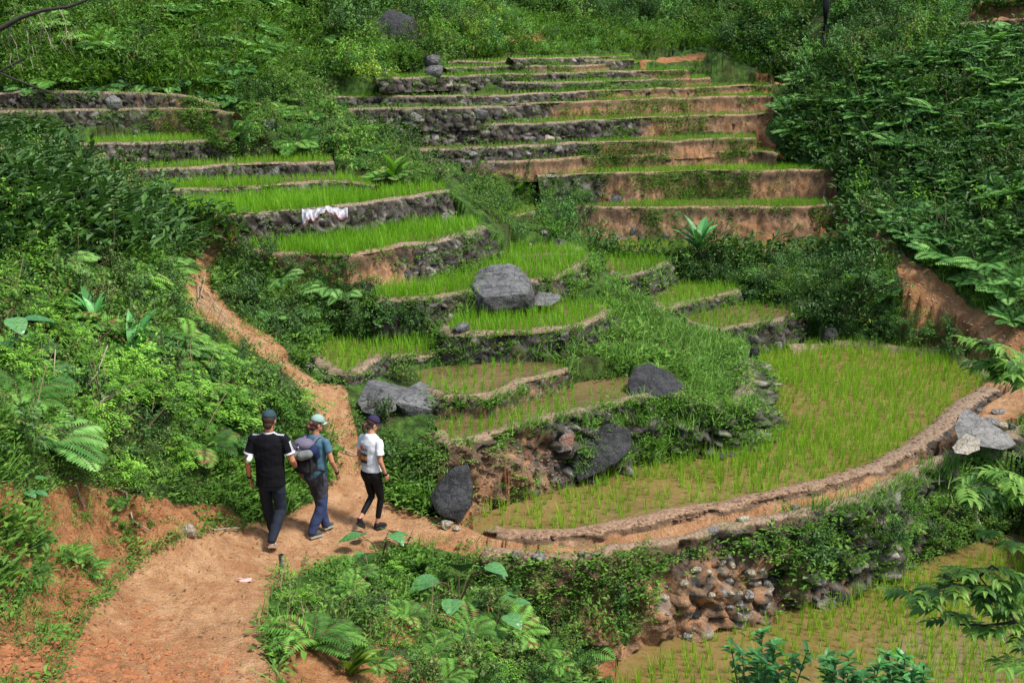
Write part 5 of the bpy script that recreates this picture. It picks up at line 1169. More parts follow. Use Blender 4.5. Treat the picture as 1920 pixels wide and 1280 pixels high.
# ------------------------------------------------------------------ dry twigs, trees, branches
M_TWIG = mat_plain('dry_twig', (.30,.25,.19), .9, .2, .4, 12); M_BARK = mat_plain('dark_bark', (.045,.038,.032), .9, .2, .5, 14, .4); M_BARKG = mat_plain('grey_bark', (.17,.16,.15), .9, .2, .5, 9, .4)
def tube(name, paths, mat, parent=None, sides=6):
    lb = LB()
    for pts_, r0, r1 in paths: lb.stick([np.array(p, float) for p in pts_], r0, r1, sides)
    V, Fq, T = lb.arr(); return link(name, np_mesh(name, V, Fq, smooth=True), mat, parent)
def twig(label, pxs, r0=.012, lift=.03, cat='twig', group=None, mat=None):
    P = []
    for x, y in pxs:
        h = hit(x, y); P.append(h[0]+Vector((0,0,lift)))
    return tag(tube('dry_twig', [(P, r0, r0*.5)], mat or M_TWIG), label, cat, group)
twig('long pale stick lying across the trail behind the walkers', [(628,842),(660,856),(690,868)], .014, .06)
twig('thin pale stick slanting off the long one on the trail', [(632,828),(642,848)], .01, .08)
twig('pale curved stick on the grass beside the walker in white', [(738,890),(752,902),(758,912)], .011, .05)
twig('bleached stick on the ground by the feet of the walker in white', [(742,942),(756,958),(765,956)], .011, .04)
for q in ([(385,530),(378,565),(400,585)],[(365,575),(395,590),(430,628)],[(390,560),(415,600),(455,640)],[(372,545),(372,575),(385,600)],[(400,585),(440,610)]):
    twig('bleached branch of the tangled deadwood beside the narrow trail', q, .013, .12, 'deadwood', 'tangled deadwood by the trail')
for q in ([(220,925),(238,932),(240,950)],[(246,968),(250,985),(280,1002)],[(400,1002),(425,998),(450,997)],[(140,905),(150,940),(160,960)]):
    twig('exposed root hanging from the cut clay bank', q, .014, .06, 'root', 'roots of the cut clay bank')
for q in ([(205,690),(185,745),(165,770)],[(108,700),(105,745)],[(240,770),(200,790),(190,800)],[(300,545),(268,556),(250,557)]):
    twig('thin bare stem leaning out of the near slope shrubs', q, .009, .3, 'twig', 'bare stems on the near slope')
p0, p1 = hit(1822, 962)[0], hit(1858, 1046)[0]
tag(tube('pole', [([p0+Vector((0,-.08,.05)), p0.lerp(p1,.5)+Vector((0,-.12,.03)), p1+Vector((0,-.05,0))], .035, .045)], mat_plain('bleached_wood', (.50,.47,.42), .8, .2, .3, 8, .4), sides=8), 'bleached white pole leaning on the dark bank under the drooping tree', 'pole')
# stump
h = hit(528, 1078)[0]
tag(tube('tree_stump', [([h-Vector((0,0,.05)), h+Vector((.01,0,.12)), h+Vector((.0,0,.27))], .045, .035)], M_BARKG, sides=8), 'slim cut stump with sprouting leaves at the path edge', 'stump')
# slender tree at the top edge
b = hit(1543, 82)[0]; t = empty('slender_tree', b); tag(t, 'slender grey trunked tree rising out of the top edge above the ferny hillside', 'tree')
o = tube('trunk', [([Vector((0,0,-.2)), Vector((.04,0,1.2)), Vector((-.02,0,2.6)), Vector((.1,.1,4.5))], .14, .08)], M_BARKG, t, 9)
lb, st = t_bush(901, .12, 16, 60, 1.1, 1.0); V, Fq, T = lb.arr(); V = V*1.7+np.array([.1,.1,4.2]); link('crown', np_mesh('crown', V, Fq, {'tint': T}), LEAFM['mid'], t)
# drooping leafy tree at the picture's edge: trunk stands outside, its branches reach in
Yt = 10.6
def PT(x, y, dy=0): return Py(x, y, Yt+dy)
base = PT(2120, 1600); base.z = ground_z(base.x, base.y)-.05
t = empty('drooping_tree', base); tag(t, 'small tree with drooping light green leaves reaching over the paddy from the side', 'tree')
tr = [base, PT(2090,1400), PT(2050,1150), PT(2015,850), PT(1990,640,.2)]
tube('trunk', [([p-base for p in tr], .06, .025)], M_BARK, t, 8)
BR = [[(2015,850),(1945,737),(1905,690),(1884,664),(1858,645),(1830,638)],[(1945,737),(1930,690),(1920,655)],[(1905,690),(1870,680),(1840,676)],[(2060,1230),(1960,1215),(1905,1165),(1868,1120),(1836,1080),(1822,1066)],[(1905,1165),(1850,1172),(1800,1170),(1745,1132),(1702,1104)],[(1868,1120),(1845,1108),(1800,1095),(1770,1100),(1752,1108)],[(1836,1080),(1860,1060),(1900,1085),(1925,1110)],[(2030,1000),(1960,990),(1915,950),(1888,920),(1850,905),(1810,915)],[(1915,950),(1905,900),(1885,885)],[(2040,1080),(1965,1050),(1920,1020),(1880,1000)],[(1960,1215),(1930,1235),(1890,1250)],[(1868,1120),(1900,1150),(1925,1155)],[(1888,920),(1870,890),(1830,882)]]
paths = []; tips = []; rr = np.random.default_rng(55)
for bq in BR:
    dys = np.cumsum(rr.normal(size=len(bq))*.08); P = [PT(x, y, d)-base for (x, y), d in zip(bq, dys)]
    paths.append((P, .016, .005)); n = len(P)
    for k in range(max(1, n-4), n):
        for _ in range(5): tips.append(P[k-1].lerp(P[k], rr.random()))
    tips.append(P[-1])
tube('branch', paths, M_BARK, t, 6)
def leaf_sprays(tips, r, L, Wd, nl, prob=.8):
    lb = LB()
    for p in tips:
        if r.random() > prob: continue
        a = r.random()*6.283; d = np.array([math.cos(a), math.sin(a), r.uniform(-.2,.35)]); q = np.array(p, float); dd = d*.045; t_ = r.random()
        for k in range(nl):
            q = q+dd; dd = dd-np.array([0,0,.006]); s = np.cross(d, (0,0,1)); s /= np.linalg.norm(s)+1e-6
            for sg in (-1,1):
                lb.blade(q, s*sg*.8+d*.5+np.array([0,0,-.15]), L*r.uniform(.6,1.1), Wd, r, 3, r.uniform(.7,1.5), .25, t=min(1, max(0, t_+r.normal()*.15+.1*k/nl)))
        lb.blade(q, d, L, Wd, r, 3, 1.0, .25, t=.8)
    return lb.arr()
V, Fq, T = leaf_sprays(tips, rr, .155, .046, 4); link('foliage', np_mesh('foliage', V, Fq, {'tint': T}), mat_leaf('leaf_drooping', (.03,.085,.018), (.11,.25,.04), (.32,.50,.09), .45, .35, .3), t)
# glossy shrubs whose tops stand at the bottom edge
for px, py, Y, lab, sz in ((1440,1205,11.6,'glossy leaved shrub whose top rises over the lowest paddy',1.0),(1600,1235,11.4,'second glossy shrub top beside the bare mud of the lowest paddy',.9),(1700,1245,11.5,'small glossy shrub top under the drooping branches',.8)):
    top = Py(px, py, Y); gz = ground_z(top.x, top.y); hh = top.z-gz; r_ = empty('glossy_shrub', (top.x, top.y, gz)); tag(r_, lab, 'shrub')
    lb, st = LB(), LB(); r = np.random.default_rng(int(px))
    for k in range(11):
        a = r.random()*6.283; w_ = r.uniform(.1,.42)*sz; P = [np.array([0,0,-.05]), np.array([math.cos(a)*w_*.3, math.sin(a)*w_*.3, hh*.4]), np.array([math.cos(a)*w_*.8, math.sin(a)*w_*.8, hh*.75]), np.array([math.cos(a)*w_, math.sin(a)*w_, hh*r.uniform(.88,1.0)])]
        st.stick(P, .012, .005)
        for f in np.linspace(.45, 1, 9):
            q = P[1]+(P[3]-P[1])*f if f < 1 else P[3]
            for m in range(3 if f < 1 else 6):
                b_ = r.random()*6.283; lb.blade(q+r.normal(size=3)*.01, (math.cos(b_), math.sin(b_), r.uniform(.1,.9)), .15*r.uniform(.6,1.1), .055, r, 4, r.uniform(.5,1.1), .3)
    V, Fq, T = lb.arr(); link('foliage', np_mesh('foliage', V, Fq, {'tint': T}), LEAFM['broad'], r_); V, Fq, T = st.arr(); link('stem', np_mesh('stem', V, Fq), M_STEM, r_)
# bare branch in the top corner; its trunk stands outside the frame
Yb = 9.5; bt = Py(-330, 900, Yb); bt.z = ground_z(bt.x, bt.y); t = empty('bare_tree', bt); tag(t, 'bare dark branch with thin hanging twigs crossing the top corner', 'tree')
q = lambda x, y, d=0: Py(x, y, Yb+d)-bt
tube('trunk', [([Vector((0,0,-.1)), q(-320,500), q(-290,150), q(-260,-200)], .09, .05)], M_BARK, t, 8)
tube('branch', [([q(-300,240), q(-160,120), q(-60,72), q(0,55), q(40,33), q(80,20), q(130,13), q(165,0)], .03, .009), ([q(-300,260), q(-100,170), q(0,134), q(50,108)], .02, .006), ([q(-100,165), q(0,137), q(40,154), q(90,172), q(140,190), q(170,201)], .011, .003)], M_BARK, t, 6)
tw = []
for a in ((20,45),(48,30),(70,23),(92,18),(110,16)):
    for k in range(2):
        x, y = a; P = [q(x, y)]
        for s in range(5): x += rr.uniform(-4,14); y += rr.uniform(10,24); P.append(q(x, y, rr.normal()*.05))
        tw.append((P, .004, .0015))
tube('twig', tw, M_TWIG, t, 4)

# ------------------------------------------------------------------ plastic sheet, litter
def cloth_mat():
    m, nt, out = newmat('plastic_sheet'); n = N(nt); e = n.attr('edge'); p = n.pos()
    c = n.mix(n.ramp(n.math('ADD', e, n.math('MULTIPLY', n.math('SUBTRACT', n.noise(p, 9, 3), .5), .5)), [(.62, 0.), (.95, 1.)]), (.40,.40,.43), (.38,.05,.045))
    c = n.mix(n.ramp(n.noise(p, 14, 5, .7), [(.45, 0.), (.65, .7)]), c, (.20,.18,.17))
    n.bsdf(out, c, .35, n.bump(n.noise(n.scale(p, (6,6,2)), 4, 3), .4, .03), .5); return m
nu, nv = 40, 16; V = []; E = []
for j in range(nv):
    for i in range(nu):
        u, v = i/(nu-1), j/(nv-1)
        bow = abs(u-.52)/.5; drop = (.35+.75*min(1, bow)**.8)*(1 if u < .5 else .9)
        x = 566+86*u; ytop = 391+2.2*math.sin(u*9)+1.2*math.sin(u*31)-(2 if u > .5 else 0); y = ytop+24*drop*v*(1+.14*math.sin(u*23+1)+.10*math.sin(u*57))
        p = Py(x, y, 0+23.72-.18*v**.7+.05*math.sin(u*34+v*3)*v**.5+.03*math.sin(u*71-v*5)*v); V.append(p); E.append(max(v**1.5, abs(u-.5)*1.7*v))
Fq = [[j*nu+i, j*nu+i+1, (j+1)*nu+i+1, (j+1)*nu+i] for j in range(nv-1) for i in range(nu-1)]
me = np_mesh('plastic_sheet', V, np.array(Fq), {'edge': E}, smooth=True); o = link('plastic_sheet', me, cloth_mat()); sm = o.modifiers.new('thick', 'SOLIDIFY'); sm.thickness = .004
tag(o, 'torn white plastic sheet with red edges draped over the terrace wall', 'plastic sheet')
h = hit(455, 1088); V = [h[0]+Vector((x_*.1, y_*.05, .012+.012*math.sin(x_*4+y_*3))) for y_ in (-1,0,1) for x_ in (-1,-.4,.3,1)]
me = np_mesh('paper_scrap', V, np.array([[j*4+i, j*4+i+1, (j+1)*4+i+1, (j+1)*4+i] for j in range(2) for i in range(3)]), smooth=True); o = link('paper_scrap', me, mat_plain('pink_paper', (.55,.36,.32), .8)); o.modifiers.new('thick','SOLIDIFY').thickness = .003
tag(o, 'pale pink scrap of paper lying on the dirt path', 'litter')
# ------------------------------------------------------------------ walkers
def bm_tube(bm, pts_, rad, sides=14):
    """closed tapering tube through points; rad: r or (r_side, r_front) per point"""
    P = [Vector(p) for p in pts_]; n = len(P); rings = []; ref = Vector((1,0,0))
    for k, p in enumerate(P):
        d = (P[min(k+1,n-1)]-P[max(k-1,0)]).normalized(); s = (ref-d*ref.dot(d))
        if s.length < .1: s = Vector((0,1,0))-d*d.y
        s.normalize(); f = d.cross(s); r = rad[k]; rs, rf = r if isinstance(r, tuple) else (r, r)
        rings.append([bm.verts.new(p+s*math.cos(a)*rs+f*math.sin(a)*rf) for a in [2*math.pi*i/sides for i in range(sides)]])
    for a, b in zip(rings, rings[1:]):
        for i in range(sides): bm.faces.new((a[i], a[(i+1)%sides], b[(i+1)%sides], b[i]))
    bm.faces.new(rings[0][::-1]); bm.faces.new(rings[-1])
def bm_ball(bm, c, r, rot=None):
    m = Matrix.Translation(Vector(c))@(rot.to_4x4() if rot else Matrix.Identity(4))@Matrix.Diagonal((*(r if isinstance(r, tuple) else (r,r,r)), 1))
    bmesh.ops.create_icosphere(bm, subdivisions=3, radius=1, matrix=m)
def limb(bm, pts_, rad):
    bm_tube(bm, pts_, rad)
    for p, r in zip(pts_, rad): bm_ball(bm, p, min(r) if isinstance(r, tuple) else r*.99)
def melt(bm, name, voxel, smooth=6, wrinkle=0, seed=0):
    bmesh.ops.recalc_face_normals(bm, faces=bm.faces)
    me = bpy.data.meshes.new(name); bm.to_mesh(me); bm.free(); o = bpy.data.objects.new(name, me); COL.objects.link(o)
    r = o.modifiers.new('r', 'REMESH'); r.mode = 'VOXEL'; r.voxel_size = voxel
    s = o.modifiers.new('s', 'SMOOTH'); s.factor = .5; s.iterations = smooth
    out = bpy.data.meshes.new_from_object(o.evaluated_get(bpy.context.evaluated_depsgraph_get())); bpy.data.objects.remove(o); bpy.data.meshes.remove(me); out.name = name
    if wrinkle:
        n = len(out.vertices); co = np.empty(n*3, dtype=np.float32); out.vertices.foreach_get('co', co); co = co.reshape(-1,3); no = np.empty(n*3, dtype=np.float32); out.vertices.foreach_get('normal', no)
        w_ = fbm(co*np.array([9,9,16])+seed, 2)*wrinkle+fbm(co*np.array([22,22,12])+seed, 2)*wrinkle*.4
        co = co+no.reshape(-1,3)*w_[:,None]; out.vertices.foreach_set('co', co.ravel())
    out.polygons.foreach_set('use_smooth', [True]*len(out.polygons)); return out
def hand(bm, wrist, d, n, thumb, curl=.5, k=1.0):
    """d: towards the fingertips, n: back of the hand, thumb: side the thumb leaves from"""
    d = Vector(d).normalized(); t = Vector(thumb); t = (t-d*t.dot(d)).normalized(); n = d.cross(t) if d.cross(t).dot(Vector(n)) > 0 else -d.cross(t); w_ = Vector(wrist)
    rot = Matrix((t, d, n)).transposed(); bm_ball(bm, w_+d*.045*k, (.040*k,.052*k,.016*k), rot); bm_ball(bm, w_+d*.012*k, (.027*k,.03*k,.019*k), rot)
    for i, (o, L) in enumerate(((.030,.072),(.011,.082),(-.009,.077),(-.028,.060))):
        p = w_+d*.078*k+t*o*k; dd = d.copy(); P = [p-d*.02*k, p]
        for s in range(3):
            a = curl*(.35+.35*s)*(1+.12*i); dd = (d*math.cos(a)-n*math.sin(a)).normalized(); P.append(P[-1]+dd*L*k*(.45,.32,.25)[s])
        bm_tube(bm, P, [.0105*k,.0102*k,.0095*k,.0088*k,.0068*k], 8)
    p = w_+d*.025*k+t*.026*k; q = (t*.75+d*.75-n*.25).normalized(); q2 = (t*.25+d*.95-n*.3).normalized(); bm_tube(bm, [p-t*.012*k, p+q*.032*k, p+q*.032*k+q2*.028*k], [.0135*k,.0118*k,.0085*k], 8)
def V3(*a): return Vector(a)
def person(label, loc, rz, H, pose, c):
    """pose: joint positions in metres for a figure 1.80 m tall facing +y; c: clothing colours and extras"""
    k = H/1.80; root = empty('person', loc, rz); tag(root, label, 'person'); S = lambda p: Vector(p)*k
    J = {a: S(b) for a, b in pose.items()}; fem = c.get('fem', 0); sh = .93 if fem else 1.0
    skin = c['skin']; hd = J['head']; yaw = c['yaw']; nod = c.get('nod', 0)
    HR = Matrix.Rotation(yaw, 3, 'Z')@Matrix.Rotation(-nod, 3, 'X')
    bm = bmesh.new()
    # trunk under the clothes, neck, head with brow, nose, chin, ears
    bm_tube(bm, [S((0,0,.88)),S((0,0,1.0)),S((0,0,1.15)),S((0,0,1.32)),S((0,0,1.44)),S((0,.01,1.50))], [(.15*k,.10*k),(.135*k,.09*k),(.13*k,.088*k),(.155*k*sh,.095*k),(.15*k*sh,.08*k),(.07*k,.06*k)])
    limb(bm, [S((0,0,1.44)), S((0,.015,1.52)), hd+HR@V3(0,-.02,-.07)*k], [.075*k,.056*k,.054*k])
    bm_ball(bm, hd+HR@V3(0,-.005,.025)*k, (.076*k,.095*k,.092*k), HR); bm_ball(bm, hd+HR@V3(0,.022,-.045)*k, (.058*k,.07*k,.066*k), HR); bm_ball(bm, hd+HR@V3(0,.068,-.09)*k, (.026*k,.022*k,.02*k), HR)
    bm_tube(bm, [hd+HR@V3(0,.083,.012)*k, hd+HR@V3(0,.108,-.022)*k, hd+HR@V3(0,.088,-.036)*k], [.009*k,.014*k,.013*k], 8); bm_ball(bm, hd+HR@V3(0,.08,.022)*k, (.05*k,.016*k,.011*k), HR); bm_ball(bm, hd+HR@V3(0,.083,-.058)*k, (.022*k,.010*k,.007*k), HR)
    for s in (-1,1): bm_ball(bm, hd+HR@V3(s*.078,-.005,-.012)*k, (.011*k,.02*k,.031*k), HR)
    for s in 'lr':
        limb(bm, [J['sh'+s], J['sh'+s].lerp(J['el'+s],.5), J['el'+s], J['el'+s].lerp(J['wr'+s],.35), J['wr'+s]], [.052*k*sh,.046*k*sh,.039*k*sh,.039*k*sh,.026*k*sh])
        side = 1 if s == 'r' else -1
        hand(bm, J['wr'+s], J['ha'+s]-J['wr'+s], (side*.75,-.65,0), (side*.1,1,-.1), c.get('curl',.5), k*sh*1.04)
        limb(bm, [J['hi'+s], J['hi'+s].lerp(J['kn'+s],.5), J['kn'+s], J['kn'+s].lerp(J['an'+s],.3), J['an'+s]], [.07*k,.058*k,.044*k,.043*k,.030*k])
        limb(bm, [J['an'+s], J['to'+s].lerp(J['an'+s],.4)], [.034*k,.028*k])
    link('body', melt(bm, 'body', .0055, 5), skin, root)
    # trousers
    w_ = c['leg']; bm = bmesh.new()
    bm_tube(bm, [S((0,0,.80)),S((0,-.01,.88)),S((0,0,.98)),S((0,0,1.04))], [(.155*k,.115*k),(.178*k*(1.02 if fem else .90),.135*k*(1 if fem else .92)),(.158*k,.115*k),(.150*k,.108*k)])
    for s in 'lr':
        side = 1 if s == 'r' else -1; a, b, d = J['hi'+s], J['kn'+s], J['an'+s]; e = b.lerp(d, c.get('hem', .97))
        limb(bm, [a+V3(0,0,-.02), a.lerp(b,.35), a.lerp(b,.7), b, b.lerp(e,.35), b.lerp(e,.7), e], [(.086*k),.086*k*w_**.4,.078*k*w_**.6,.066*k*w_,.064*k*w_,.058*k*w_,.052*k*w_])
        bm_ball(bm, a+V3(side*.0,-.04 if fem else -.02,.0)*k, (.086*k,.078*k,.10*k))
    link('trousers', melt(bm, 'trousers', .008, 5, c.get('wr_leg', .011), 3), c['trousers'], root)
    # shirt
    hem = c['shirt_hem']; bm = bmesh.new()
    zz = [(hem,(.176,.128)),(hem+.06,(.168,.124)),(1.12,(.165,.118)),(1.28,(.178,.122)),(1.40,(.186,.118)),(1.47,(.160,.095)),(1.515,(.10,.078)),(1.535,(.07,.066))]
    zz = [q for q in zz if q[0] >= hem]
    bm_tube(bm, [S((0,.0,z)) for z, _ in zz], [(a*k*sh*c.get('loose',1), b*k*c.get('loose',1)) for _, (a, b) in zz], 20)
    for s in 'lr':
        a, b = J['sh'+s], J['el'+s]; e = a.lerp(b, c['sleeve']); limb(bm, [a*.86+S((0,0,1.47))*.14, a, a.lerp(e,.6)], [.062*k*sh,.068*k*sh,.066*k*sh]); bm_tube(bm, [a, a.lerp(e,.5), e], [.066*k*sh,.066*k*sh,.068*k*sh*c.get('cuffw',1)])
    shirt = link('shirt', melt(bm, 'shirt', .008, 4, c.get('wr_shirt', .011), 9), c['shirt'], root)
    # shoes
    for s in 'lr':
        a, t_ = J['an'+s], J['to'+s]; d = (t_-a); d.z = 0 if abs(d.z) < .04 else d.z; bm = bmesh.new(); back = a-Vector((d.x,d.y,0)).normalized()*.045*k
        heel = V3(back.x, back.y, a.z-.055*k); f = t_-heel; L = f.length; f.normalize(); sd_ = f.cross(V3(0,0,1)).normalized(); up = sd_.cross(f)
        prof = [(0,.030,.040),(.12,.036,.052),(.3,.036,.050),(.55,.042,.036),(.8,.042,.026),(1.0,.026,.016)]
        ring = []
        for u, hw, hh in prof:
            cc = heel+f*L*u*1.04+up*hh*k*.8; ring.append([bm.verts.new(cc+sd_*hw*k*math.cos(2*math.pi*i/12)+up*hh*k*math.sin(2*math.pi*i/12)) for i in range(12)])
        for p_, q_ in zip(ring, ring[1:]):
            for i in range(12): bm.faces.new((p_[i], p_[(i+1)%12], q_[(i+1)%12], q_[i]))
        bm.faces.new(ring[0][::-1]); bm.faces.new(ring[-1]); bm_tube(bm, [a+V3(0,0,-.035*k), a+V3(0,0,.02*k)], [.042*k,.041*k])
        sh_ = link('shoe', melt(bm, 'shoe', .006, 3), c['shoe'], root)
        bm = bmesh.new(); o2 = []
        for u, hw, hh in prof: o2.append((heel+f*L*u*1.05-sd_*(hw+.005)*k-up*.002*k, heel+f*L*u*1.05+sd_*(hw+.005)*k-up*.002*k))
        lo = [[bm.verts.new(p-up*.016*k) for p in q] for q in o2]; hi = [[bm.verts.new(p+up*.010*k) for p in q] for q in o2]
        for i in range(len(o2)-1):
            bm.faces.new((lo[i][0],lo[i][1],lo[i+1][1],lo[i+1][0])); bm.faces.new((hi[i][0],hi[i+1][0],hi[i+1][1],hi[i][1])); bm.faces.new((lo[i][0],lo[i+1][0],hi[i+1][0],hi[i][0])); bm.faces.new((lo[i][1],hi[i][1],hi[i+1][1],lo[i+1][1]))
        bm.faces.new((lo[0][0],hi[0][0],hi[0][1],lo[0][1])); bm.faces.new((lo[-1][0],lo[-1][1],hi[-1][1],hi[-1][0]))
        bmesh.ops.recalc_face_normals(bm, faces=bm.faces); me = bpy.data.meshes.new('sole'); bm.to_mesh(me); bm.free(); link('sole', me, c['sole'], sh_)
    # hair
    bm = bmesh.new(); bm_ball(bm, hd+HR@V3(0,-.022,.022)*k, (.084*k,.094*k,.092*k), HR); bm_ball(bm, hd+HR@V3(0,-.055,-.045)*k, (.066*k,.052*k,.06*k), HR)
    if c['hairdo'] == 'bun':
        for q, r in (((0,-.125,-.01),.042),((.02,-.135,-.045),.036),((-.02,-.12,-.06),.034),((.0,-.115,-.095),.028),((.025,-.11,.01),.032)): bm_ball(bm, hd+HR@V3(*q)*k, r*k)
    if c['hairdo'] == 'tail':
        limb(bm, [hd+HR@V3(0,-.10,-.01)*k, hd+HR@V3(0,-.135,-.05)*k, hd+HR@V3(.01,-.12,-.11)*k, hd+HR@V3(.015,-.09,-.16)*k], [.028*k,.036*k,.030*k,.014*k])
    link('hair', melt(bm, 'hair', .006, 2, .006, 4), c['hair'], root)
    # cap: dome, brim, button
    bm = bmesh.new(); bmesh.ops.create_uvsphere(bm, u_segments=28, v_segments=16, radius=1)
    bmesh.ops.delete(bm, geom=[v for v in bm.verts if v.co.z < -.02], context='VERTS')
    M = Matrix.Translation(hd+HR@V3(0,-.006,.045)*k)@(HR@Matrix.Rotation(-.10,3,'X')).to_4x4()@Matrix.Diagonal((.089*k,.104*k,.098*k,1)); bmesh.ops.transform(bm, matrix=M, verts=bm.verts)
    me = bpy.data.meshes.new('cap'); bm.to_mesh(me); bm.free(); me.polygons.foreach_set('use_smooth', [True]*len(me.polygons)); cap = link('cap', me, c['cap'], root); cap.modifiers.new('t','SOLIDIFY').thickness = .004
    Vb = []; nb = 13
    for j in range(6):
        for i in range(nb):
            u = (i/(nb-1)-.5)*2; v = j/5; x = u*.074; y = .072*math.sqrt(max(0,1-(u*.80)**2))+v*.075*math.sqrt(max(0,1-u*u*.92)); z = .046-.022*u*u-.016*v; Vb.append(hd+HR@V3(x, y, z)*k)
    me = np_mesh('brim', Vb, np.array([[j*nb+i, j*nb+i+1, (j+1)*nb+i+1, (j+1)*nb+i] for j in range(5) for i in range(nb-1)]), smooth=True); b = link('brim', me, c['cap'], cap); b.modifiers.new('t','SOLIDIFY').thickness = .004*k
    bm = bmesh.new(); bm_ball(bm, hd+HR@V3(0,-.016,.143)*k, .008*k); me = bpy.data.meshes.new('button'); bm.to_mesh(me); bm.free(); link('button', me, c['cap'], cap)
    # eyes
    for s in (-1,1):
        bm = bmesh.new(); bm_ball(bm, hd+HR@V3(s*.03,.082,.004)*k, (.012*k,.007*k,.006*k), HR); me = bpy.data.meshes.new('eye'); bm.to_mesh(me); bm.free(); link('eye', me, c['eye'], root)
    return root, J, k, shirt
def skin_mat(name, col):
    m, nt, out = newmat(name); n = N(nt); p = n.new('ShaderNodeTexCoord').outputs['Object']; f = n.noise(p, 14, 3)
    n.bsdf(out, n.mix(f, tuple(x*.85 for x in col), tuple(min(1,x*1.12) for x in col)), .5, None, .4, Subsurface_Weight=.08, Subsurface_Scale=.01); return m
MS1 = skin_mat('skin_tanned', (.46,.20,.11)); MS2 = skin_mat('skin_fair', (.50,.23,.14))
M_EYE = mat_plain('eye_dark', (.03,.02,.015), .3); M_HAIR = mat_plain('hair_brown', (.045,.022,.012), .55, .4, .6, 60, .6); M_HAIR2 = mat_plain('hair_auburn', (.085,.035,.02), .55, .4, .6, 60, .6)
C_BLACK = mat_plain('cotton_black', (.006,.006,.008), .9, .15, .2, 12); C_NAVY = mat_plain('denim_dark', (.014,.019,.030), .85, .2, .35, 10); C_WHITE = mat_plain('cotton_white', (.72,.73,.76), .85, .2, .06, 9); C_TEAL = mat_plain('shirt_teal', (.060,.135,.185), .75, .25, .25, 8); C_GREYP = mat_plain('trousers_slate', (.050,.048,.062), .8, .2, .3, 8); C_LEG = mat_plain('leggings_black', (.004,.004,.005), .7, .25, .2, 12)
def two_tone():
    m, nt, out = newmat('trousers_two_tone'); n = N(nt); tc = n.new('ShaderNodeTexCoord').outputs['Object']; z = n.new('ShaderNodeSeparateXYZ', {0: tc}).outputs[2]; x = n.new('ShaderNodeSeparateXYZ', {0: tc}).outputs[0]
    f = n.ramp(n.math('ADD', n.math('SUBTRACT', z, n.math('MULTIPLY', x, 1.2)), n.math('MULTIPLY', n.noise(tc, 9, 2), .04)), [(.42, 0.), (.46, 1.)])
    n.bsdf(out, n.mix(f, (.035,.050,.115), (.050,.047,.058)), .8, n.bump(n.noise(tc, 14, 3), .4, .02), .2); return m
C_CAP1 = mat_plain('cap_slate', (.030,.055,.070), .8, .2, .2, 20); C_CAP2 = mat_plain('cap_mint', (.24,.36,.31), .8, .2, .12, 20); C_CAP3 = mat_plain('cap_violet', (.030,.020,.055), .8, .2, .2, 20)
C_SHB = mat_plain('shoe_beige', (.42,.34,.27), .8); C_SHG = mat_plain('shoe_grey', (.05,.055,.05), .8); C_SHK = mat_plain('shoe_black', (.012,.012,.013), .7); C_SOLE = mat_plain('sole_rubber', (.35,.22,.13), .8); C_SOLEP = mat_plain('sole_pale', (.32,.30,.24), .8); C_SOLEK = mat_plain('sole_black', (.02,.02,.02), .8)
def gpos(px, py): return hit(px, py)[0]
# the man in black
pm = dict(head=(.01,.035,1.685), shl=(-.20,0,1.445), shr=(.20,0,1.445), ell=(-.285,-.03,1.165), wrl=(-.285,.03,.915), hal=(-.265,.05,.80), elr=(.295,-.02,1.175), wrr=(.285,.17,1.03), har=(.255,.27,.99),
          hil=(-.088,0,.91), hir=(.088,0,.91), knl=(-.10,.13,.50), knr=(.105,.03,.49), anl=(-.055,.20,.085), anr=(.035,-.24,.165), tol=(-.07,.37,.02), tor=(.03,-.075,.022))
loc = gpos(514, 1022)
r1, J1, k1, s1 = person('man in black t-shirt and dark jeans walking with his back turned, holding a bottle', loc, R(-4), 1.80, pm, dict(skin=MS1, yaw=R(-8), nod=.12, trousers=C_NAVY, leg=1.12, shirt=C_BLACK, shirt_hem=.845, sleeve=.66, shoe=C_SHB, sole=C_SOLE, hair=M_HAIR, hairdo='short', cap=C_CAP1, eye=M_EYE, loose=1.12))
def cuff(root, J, k, s, f, r, mat, sh=1.0):
    a, b = J['sh'+s], J['el'+s]; e = a.lerp(b, f); d = (b-a).normalized(); bm = bmesh.new(); bm_tube(bm, [e-d*.016*k, e+d*.006*k], [r*k, r*k*1.01], 20); me = bpy.data.meshes.new('cuff'); bm.to_mesh(me); bm.free(); link('cuff', me, mat, root)
for s in 'lr': cuff(s1, J1, k1, s, .66, .071, C_WHITE)
def on_mesh(me, o, d, off=.004):
    bv = BVHTree.FromPolygons([v.co.copy() for v in me.vertices], [list(p.vertices) for p in me.polygons]); return bv
bv1 = BVHTree.FromPolygons([v.co.copy() for v in s1.data.vertices], [list(p.vertices) for p in s1.data.polygons])
def strip_on(bv, path, wdt, name, mat, parent, off=.003):
    """a narrow band laid on the cloth along path points (nearest surface)"""
    V = []; P = [Vector(p) for p in path]
    for i, p in enumerate(P):
        d = (P[min(i+1,len(P)-1)]-P[max(i-1,0)]).normalized(); loc_, nor, _, _ = bv.find_nearest(p); s = d.cross(nor).normalized()
        for e in (-1,1):
            q, n2, _, _ = bv.find_nearest(loc_+s*wdt*.5*e); V.append(q+n2*off)
    me = np_mesh(name, V, np.array([[2*i, 2*i+1, 2*i+3, 2*i+2] for i in range(len(P)-1)]), smooth=True); return link(name, me, mat, parent)
